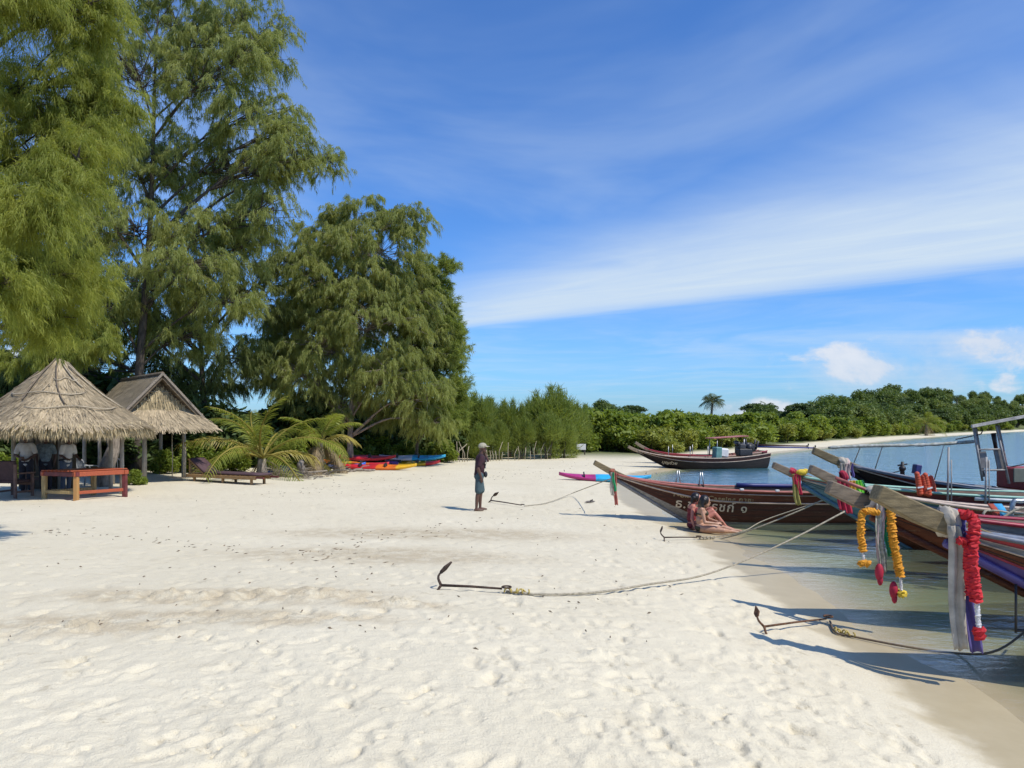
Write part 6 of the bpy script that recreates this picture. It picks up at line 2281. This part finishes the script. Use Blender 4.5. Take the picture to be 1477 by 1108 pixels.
def head(mb, c, fwd, up, r=0.105):
    """Skull, jaw, nose, brow, chin and ears."""
    f = Vector(fwd).normalized()
    u = Vector(up)
    u = (u - f * u.dot(f)).normalized()
    s = u.cross(f)
    M = Matrix((f, s, u)).transposed()
    c = Vector(c)
    mb.ell(c + u * 0.02, (r * 0.95, r * 0.76, r * 0.98), M)
    mb.ell(c + f * 0.028 - u * 0.055, (r * 0.62, r * 0.56, r * 0.62), M)
    mb.ell(c + f * 0.072 - u * 0.085, (0.026, 0.032, 0.022), M)
    mb.tube([c + f * 0.09 + u * 0.015, c + f * 0.108 - u * 0.022, c + f * 0.092 - u * 0.032], [0.010, 0.016, 0.012], 6)
    mb.ell(c + f * 0.086 - u * 0.058, (0.014, 0.026, 0.011), M)
    mb.ell(c + f * 0.078 + u * 0.03, (0.018, 0.055, 0.012), M)
    for q in (-1, 1):
        mb.ell(c + s * q * r * 0.78 - u * 0.008 - f * 0.008, (0.018, 0.010, 0.032), M)


def face_marks(root, c, fwd, up, r=0.105):
    f = Vector(fwd).normalized()
    u = Vector(up)
    u = (u - f * u.dot(f)).normalized()
    s = u.cross(f)
    c = Vector(c)
    for q in (-1, 1):
        MB().ell(c + f * 0.088 + s * q * 0.034 + u * 0.01, (0.009, 0.012, 0.007)).build('eye', M_BLACK, root)
        MB().tube([c + f * 0.094 + s * q * 0.018 + u * 0.034, c + f * 0.088 + s * q * 0.05 + u * 0.036], 0.005, 5).build('eyebrow', M_HAIR, root)
    MB().ell(c + f * 0.098 - u * 0.058, (0.006, 0.022, 0.006)).build('mouth', pm('lips', (0.22, 0.07, 0.06), 0.1, 20, 0.6), root)


M_HAIR = pm('black_hair', (0.012, 0.009, 0.008), 0.3, 40, 0.45)
SK_TAN = pm('tanned_skin', (0.19, 0.085, 0.05), 0.12, 12, 0.5)
SK_DARK = pm('brown_skin', (0.105, 0.048, 0.03), 0.12, 12, 0.5)
SK_PALE = pm('warm_skin', (0.46, 0.25, 0.155), 0.1, 12, 0.5)
SK_PINK = pm('sunburnt_skin', (0.50, 0.19, 0.13), 0.1, 12, 0.5)


def standing(label, loc, rotz, scale, skin, shirt, trousers, arms, cap=None, stoop=0.0, short=True, legs=0.0):
    """Standing figure facing local +x. arms: {side: (elbow, wrist, hand direction)}."""
    root = thing('person', label, 'person', loc, rotz, scale=scale)
    sx = stoop
    ns = Vector((sx * 0.75, 0, 1.43))
    hc = Vector((sx * 1.05 + 0.03, 0, 1.60))
    mb = MB()
    mb.ell((0, 0, 0.95), (0.115, 0.155, 0.13))
    mb.ell((sx * 0.3, 0, 1.12), (0.105, 0.14, 0.17))
    mb.ell((sx * 0.6, 0, 1.29), (0.12, 0.165, 0.15))
    limb(mb, [(sx * 0.7, 0, 1.38), ns, hc - Vector((0.02, 0, 0.05))], [0.075, 0.055, 0.052])
    head(mb, hc, (1, 0, -0.1), (0, 0, 1))
    for s in (-1, 1):
        hip = Vector((0, 0.085 * s, 0.92))
        kn = Vector((0.02 + legs * s, 0.095 * s, 0.49))
        an = Vector((-0.02 + 1.3 * legs * s, 0.10 * s, 0.075))
        limb(mb, [hip, kn], [0.088, 0.056])
        limb(mb, [kn, kn.lerp(an, 0.35) + Vector((-0.015, 0, 0)), an], [0.056, 0.052, 0.034])
        mb.ell(an + Vector((0.0, 0, -0.03)), (0.045, 0.036, 0.045))
        limb(mb, [an + Vector((-0.03, 0, -0.045)), an + Vector((0.06, 0.005 * s, -0.04)), an + Vector((0.17, 0.015 * s, -0.055))], [0.034, 0.034, 0.02], 1.0)
        el, wr, hd = arms[s]
        sh = Vector((sx * 0.66, 0.175 * s, 1.365))
        mb.ell(sh, 0.062)
        limb(mb, [sh, sh.lerp(Vector(el), 0.5), el], [0.056, 0.048, 0.040])
        limb(mb, [el, Vector(el).lerp(Vector(wr), 0.4), wr], [0.042, 0.040, 0.027])
        hand(mb, wr, hd, (0, -s, 0.2), s, 0.6, 0.17)
    link('body', fuse(mb), root, mat=skin)
    face_marks(root, hc, (1, 0, -0.1), (0, 0, 1))
    # shirt
    mb = MB()
    mb.ell((0, 0, 0.93), (0.135, 0.172, 0.10))
    mb.ell((sx * 0.3, 0, 1.10), (0.13, 0.165, 0.20))
    mb.ell((sx * 0.6, 0, 1.28), (0.138, 0.185, 0.165))
    limb(mb, [(0, 0, 0.88), (sx * 0.3, 0, 1.1), (sx * 0.65, 0, 1.32)], [0.13, 0.128, 0.135])
    for s in (-1, 1):
        el = Vector(arms[s][0])
        sh = Vector((sx * 0.66, 0.165 * s, 1.37))
        limb(mb, [Vector((sx * 0.66, 0.05 * s, 1.385)), sh, sh.lerp(el, 0.72)], [0.07, 0.074, 0.07])
    link('shirt', fuse(mb, 0.011, 4), root, mat=shirt)
    mb = MB()
    mb.ell((0, 0, 0.88), (0.135, 0.165, 0.10))
    for s in (-1, 1):
        hip = Vector((0, 0.085 * s, 0.9))
        kn = Vector((0.02 + legs * s, 0.095 * s, 0.52 if short else 0.49))
        limb(mb, [hip, kn], [0.108, 0.098 if short else 0.075])
        if not short:
            limb(mb, [kn, Vector((-0.02 + 1.3 * legs * s, 0.1 * s, 0.1))], [0.075, 0.06])
    link('shorts' if short else 'trousers', fuse(mb, 0.011, 4), root, mat=trousers)
    if cap:
        mb = MB()
        mb.ell(hc + Vector((-0.005, 0, 0.055)), (0.112, 0.096, 0.085), Euler((0, -0.05, 0)))
        o = link('cap', fuse(mb, 0.008, 2), root, mat=cap)
        vs = []
        n = 11
        for i in range(n):
            a = -1.15 + 2.3 * i / (n - 1)
            for rr_, dz in ((0.095, 0.0), (0.10 + 0.085 * math.cos(a) ** 1.0, -0.02)):
                vs.append(hc + Vector((rr_ * math.cos(a) * 1.0, 0.098 * math.sin(a), 0.055 + dz)))
        fs = [(2 * i, 2 * i + 2, 2 * i + 3, 2 * i + 1) for i in range(n - 1)]
        b = MB().add(vs, fs, 0, True).build('cap_brim', cap, o)
        md = b.modifiers.new('thick', 'SOLIDIFY')
        md.thickness = 0.008
    else:
        mb = MB()
        mb.ell(hc + Vector((-0.018, 0, 0.045)), (0.105, 0.092, 0.095))
        link('hair', fuse(mb, 0.009, 2), root, mat=M_HAIR)
    return root, hc


M_TEE = pm('black_maroon_tee', (0.016, 0.012, 0.016), 0.3, 4, 0.85, col2=(0.055, 0.010, 0.018), stretch=(1, 1, 1.3))
M_SHORT = pm('teal_grey_shorts', (0.06, 0.10, 0.11), 0.25, 14, 0.85)
M_CAP = pm('khaki_cap', (0.42, 0.38, 0.27), 0.2, 12, 0.85)
q = gp(691, 736.5)
man, hc = standing('man in a dark maroon T-shirt, teal shorts and khaki cap standing barefoot on the sand', q, R(12), 0.965, SK_DARK, M_TEE, M_SHORT,
                   {-1: ((-0.06, -0.22, 1.09), (0.02, -0.21, 0.86), (0.15, 0, -1)), 1: ((0.26, 0.20, 1.27), (0.14, 0.13, 1.50), (-0.15, -0.2, 1))}, M_CAP, 0.06, True, 0.05)
vs = []
for i in range(6):
    for j in range(5):
        a = -0.5 + j / 4 * 1.0
        z = 1.36 - 0.28 * i / 5
        vs.append((0.155 * math.cos(a) + 0.055 * 0.6 * (z - 0.9) / 0.4 - 0.005, 0.175 * math.sin(a) - 0.05 + 0.03 * math.sin(i * 2), z))
MB().add(vs, [(i * 5 + j, i * 5 + j + 1, (i + 1) * 5 + j + 1, (i + 1) * 5 + j) for i in range(5) for j in range(4) if (i, j) not in ((2, 0), (2, 3), (0, 0))], 0, True).build('shirt_print', pm('white_print', (0.5, 0.5, 0.48), 0.2, 14, 0.85), man)
MB().ell((0.155, -0.09, 0.93), (0.05, 0.035, 0.08)).build('waist_pouch', M_BLACK, man)

# figures in the shade of the round hut
M_TEEW = pm('white_tee', (0.66, 0.63, 0.60), 0.08, 8, 0.9)
M_DKTR = pm('dark_trousers', (0.03, 0.028, 0.04), 0.2, 8, 0.85)
M_BLUSH = pm('pale_blue_shirt', (0.22, 0.28, 0.32), 0.3, 16, 0.85)
q = Vector(ppx(38, 21.9))
standing('person in a loose white T-shirt standing in the shade of the round hut', q, R(-75), 1.0, SK_DARK, M_TEEW, M_DKTR,
         {-1: ((0.05, -0.27, 1.10), (0.20, -0.10, 1.02), (0.5, 0.6, 0)), 1: ((0.05, 0.27, 1.10), (0.20, 0.06, 0.95), (0.5, -0.5, 0))}, None, 0.05, False)
q = Vector(ppx(66, 22.3))
standing('person in a pale blue-grey shirt behind the thick front post of the hut', q, R(-60), 0.98, SK_DARK, M_BLUSH, M_DKTR,
         {-1: ((-0.02, -0.25, 1.10), (0.05, -0.22, 0.88), (0.1, 0, -1)), 1: ((-0.02, 0.25, 1.10), (0.05, 0.22, 0.88), (0.1, 0, -1))}, None, 0.04, False)
q = Vector(ppx(95, 22.0))
per, _ = standing('person in a white top with a black belt bag leaning beside the thick hut post', q, R(-20), 0.98, SK_DARK, M_TEEW, pm('blue_grey_trousers', (0.08, 0.10, 0.14), 0.2, 8, 0.85),
                  {-1: ((0.08, -0.24, 1.12), (0.26, -0.20, 1.02), (1, 0, -0.3)), 1: ((0.10, 0.24, 1.12), (0.28, 0.2, 1.0), (1, 0, -0.3))}, None, 0.14, False)
MB().tube([(0.13 * math.cos(a), 0.185 * math.sin(a), 0.98 + 0.03 * math.cos(a)) for a in np.linspace(0, 2 * math.pi, 17)], 0.03, 6, cap=False).build('belt_bag', M_BLACK, per)


def seated_woman(label, loc, rotz, skin, pose, suit, hairlen, one_piece):
    root = thing('person', label, 'person', loc, rotz)
    p = pose
    mb = MB()
    pe, wa, ch, nk, hd = (Vector(p[k]) for k in ('pelvis', 'waist', 'chest', 'neck', 'head'))
    ang = math.atan2(ch.x - pe.x, ch.z - pe.z)
    tl = Euler((0, ang, 0))
    mb.ell(pe, (0.13, 0.175, 0.12), tl)
    mb.ell(wa, (0.09, 0.125, 0.13), tl)
    mb.ell(ch, (0.10, 0.145, 0.14), tl)
    for s in (-1, 1):
        mb.ell(ch + Vector((0.075, 0.065 * s, -0.02)), (0.06, 0.06, 0.06))
    limb(mb, [ch + Vector((0, 0, 0.08)), nk, hd - Vector((0.02, 0, 0.06))], [0.065, 0.045, 0.044])
    fw = Vector(p['face'])
    head(mb, hd, fw, (0, 0, 1), 0.1)
    for s in (-1, 1):
        hip = pe + Vector((0.02, 0.09 * s, -0.01))
        kn, an = Vector(p['knee'][s]), Vector(p['ankle'][s])
        limb(mb, [hip, hip.lerp(kn, 0.5), kn], [0.10, 0.085, 0.055])
        limb(mb, [kn, kn.lerp(an, 0.35), an], [0.054, 0.052, 0.033])
        fd = Vector(p['foot'][s]).normalized()
        limb(mb, [an - fd * 0.04, an + fd * 0.08, an + fd * 0.17], [0.036, 0.032, 0.02])
        sh = ch + Vector((0.0, 0.155 * s, 0.07))
        mb.ell(sh, 0.052)
        el, wr = Vector(p['elbow'][s]), Vector(p['wrist'][s])
        limb(mb, [sh, sh.lerp(el, 0.5), el], [0.046, 0.040, 0.034])
        limb(mb, [el, el.lerp(wr, 0.4), wr], [0.036, 0.034, 0.023])
        hand(mb, wr, Vector(p['hand'][s]), (0, -s * 0.5, -0.6), s, 0.4, 0.16)
    link('body', fuse(mb, 0.008, 3), root, mat=skin)
    face_marks(root, hd, fw, (0, 0, 1), 0.1)
    mb = MB()
    mb.ell(pe + Vector((0.0, 0, -0.01)), (0.142, 0.187, 0.095), tl)
    if one_piece:
        mb.ell(wa, (0.102, 0.137, 0.15), tl)
        mb.ell(ch + Vector((0, 0, -0.02)), (0.112, 0.152, 0.12), tl)
        for s in (-1, 1):
            mb.ell(ch + Vector((0.08, 0.065 * s, -0.02)), (0.068, 0.066, 0.066))
        link('swimsuit', fuse(mb, 0.010, 3), root, mat=suit)
    else:
        link('bikini_bottom', fuse(mb, 0.010, 3), root, mat=suit)
        mb = MB()
        pts = []
        for a in np.linspace(0, 2 * math.pi, 21):
            v = Vector((0.115 * math.cos(a), 0.155 * math.sin(a), -0.03))
            pts.append(ch + tl.to_matrix() @ v)
        mb.tube(pts, 0.012, 6, cap=False)
        for s in (-1, 1):
            mb.ell(ch + Vector((0.085, 0.065 * s, -0.02)), (0.062, 0.058, 0.055))
            mb.tube(bez([ch + Vector((0.1, 0.06 * s, 0.03)), ch + Vector((0.04, 0.05 * s, 0.13)), nk + Vector((-0.045, 0.01 * s, 0.0))], 8), 0.007, 5)
        mb.build('bikini_top', suit, root)
    # hair: a cap on the skull and locks falling behind
    f = fw.normalized()
    mb = MB()
    mb.ell(hd - f * 0.03 + Vector((0, 0, 0.028)), (0.108, 0.104, 0.112))
    sd = Vector((-f.y, f.x, 0))
    for k in range(9):
        g = (k / 8 - 0.5)
        st = hd - f * 0.055 + sd * g * 0.19 + Vector((0, 0, 0.05))
        mb.tube(bez([st, st - f * 0.05 + Vector((0, 0, -0.12)), st - f * 0.045 + sd * g * 0.06 + Vector((0, 0, -hairlen * (0.85 + 0.15 * math.cos(k * 2.1))))], 8), [0.035, 0.036, 0.036, 0.034, 0.032, 0.03, 0.025, 0.02, 0.012], 7)
    link('hair', fuse(mb, 0.009, 2), root, mat=M_HAIR)
    return root


q = gp(1012, 768)
seated_woman('dark-haired woman in an olive bikini sitting sideways on the wet sand', (q.x, q.y, q.z - 0.0), R(-12), SK_PALE,
             dict(pelvis=(0, 0, 0.11), waist=(-0.03, 0, 0.26), chest=(0.0, 0, 0.43), neck=(0.04, 0, 0.56), head=(0.08, 0, 0.66), face=(1, 0.35, -0.15),
                  knee={-1: (0.44, -0.16, 0.07), 1: (0.43, 0.14, 0.10)}, ankle={-1: (0.60, -0.02, 0.04), 1: (0.66, 0.10, 0.05)}, foot={-1: (1, 0.2, -0.1), 1: (1, 0.1, -0.05)},
                  elbow={-1: (0.06, -0.22, 0.24), 1: (0.16, 0.22, 0.26)}, wrist={-1: (0.28, -0.18, 0.22), 1: (0.34, 0.12, 0.22)}, hand={-1: (1, 0.3, 0.1), 1: (1, -0.2, 0)}),
             pm('olive_bikini', (0.05, 0.048, 0.02), 0.2, 20, 0.8), 0.36, False)
q2 = Vector((q.x - 0.12, q.y + 0.42, gz(q.x - 0.12, q.y + 0.42)))
seated_woman('woman in a crimson swimsuit sitting with raised knees against the dark hull', q2, R(-6), SK_PINK,
             dict(pelvis=(0.04, 0, 0.11), waist=(0.0, 0, 0.26), chest=(0.02, 0, 0.43), neck=(0.07, 0, 0.56), head=(0.12, 0, 0.66), face=(1, -0.2, -0.2),
                  knee={-1: (0.48, -0.10, 0.36), 1: (0.46, 0.12, 0.40)}, ankle={-1: (0.74, -0.10, 0.06), 1: (0.70, 0.12, 0.06)}, foot={-1: (1, 0, -0.25), 1: (1, 0, -0.25)},
                  elbow={-1: (-0.02, -0.26, 0.26), 1: (0.24, 0.24, 0.36)}, wrist={-1: (0.04, -0.30, 0.05), 1: (0.44, 0.16, 0.46)}, hand={-1: (0.6, -0.2, -0.2), 1: (1, -0.2, 0)}),
             pm('crimson_swimsuit', (0.17, 0.01, 0.02), 0.2, 20, 0.75), 0.15, True)
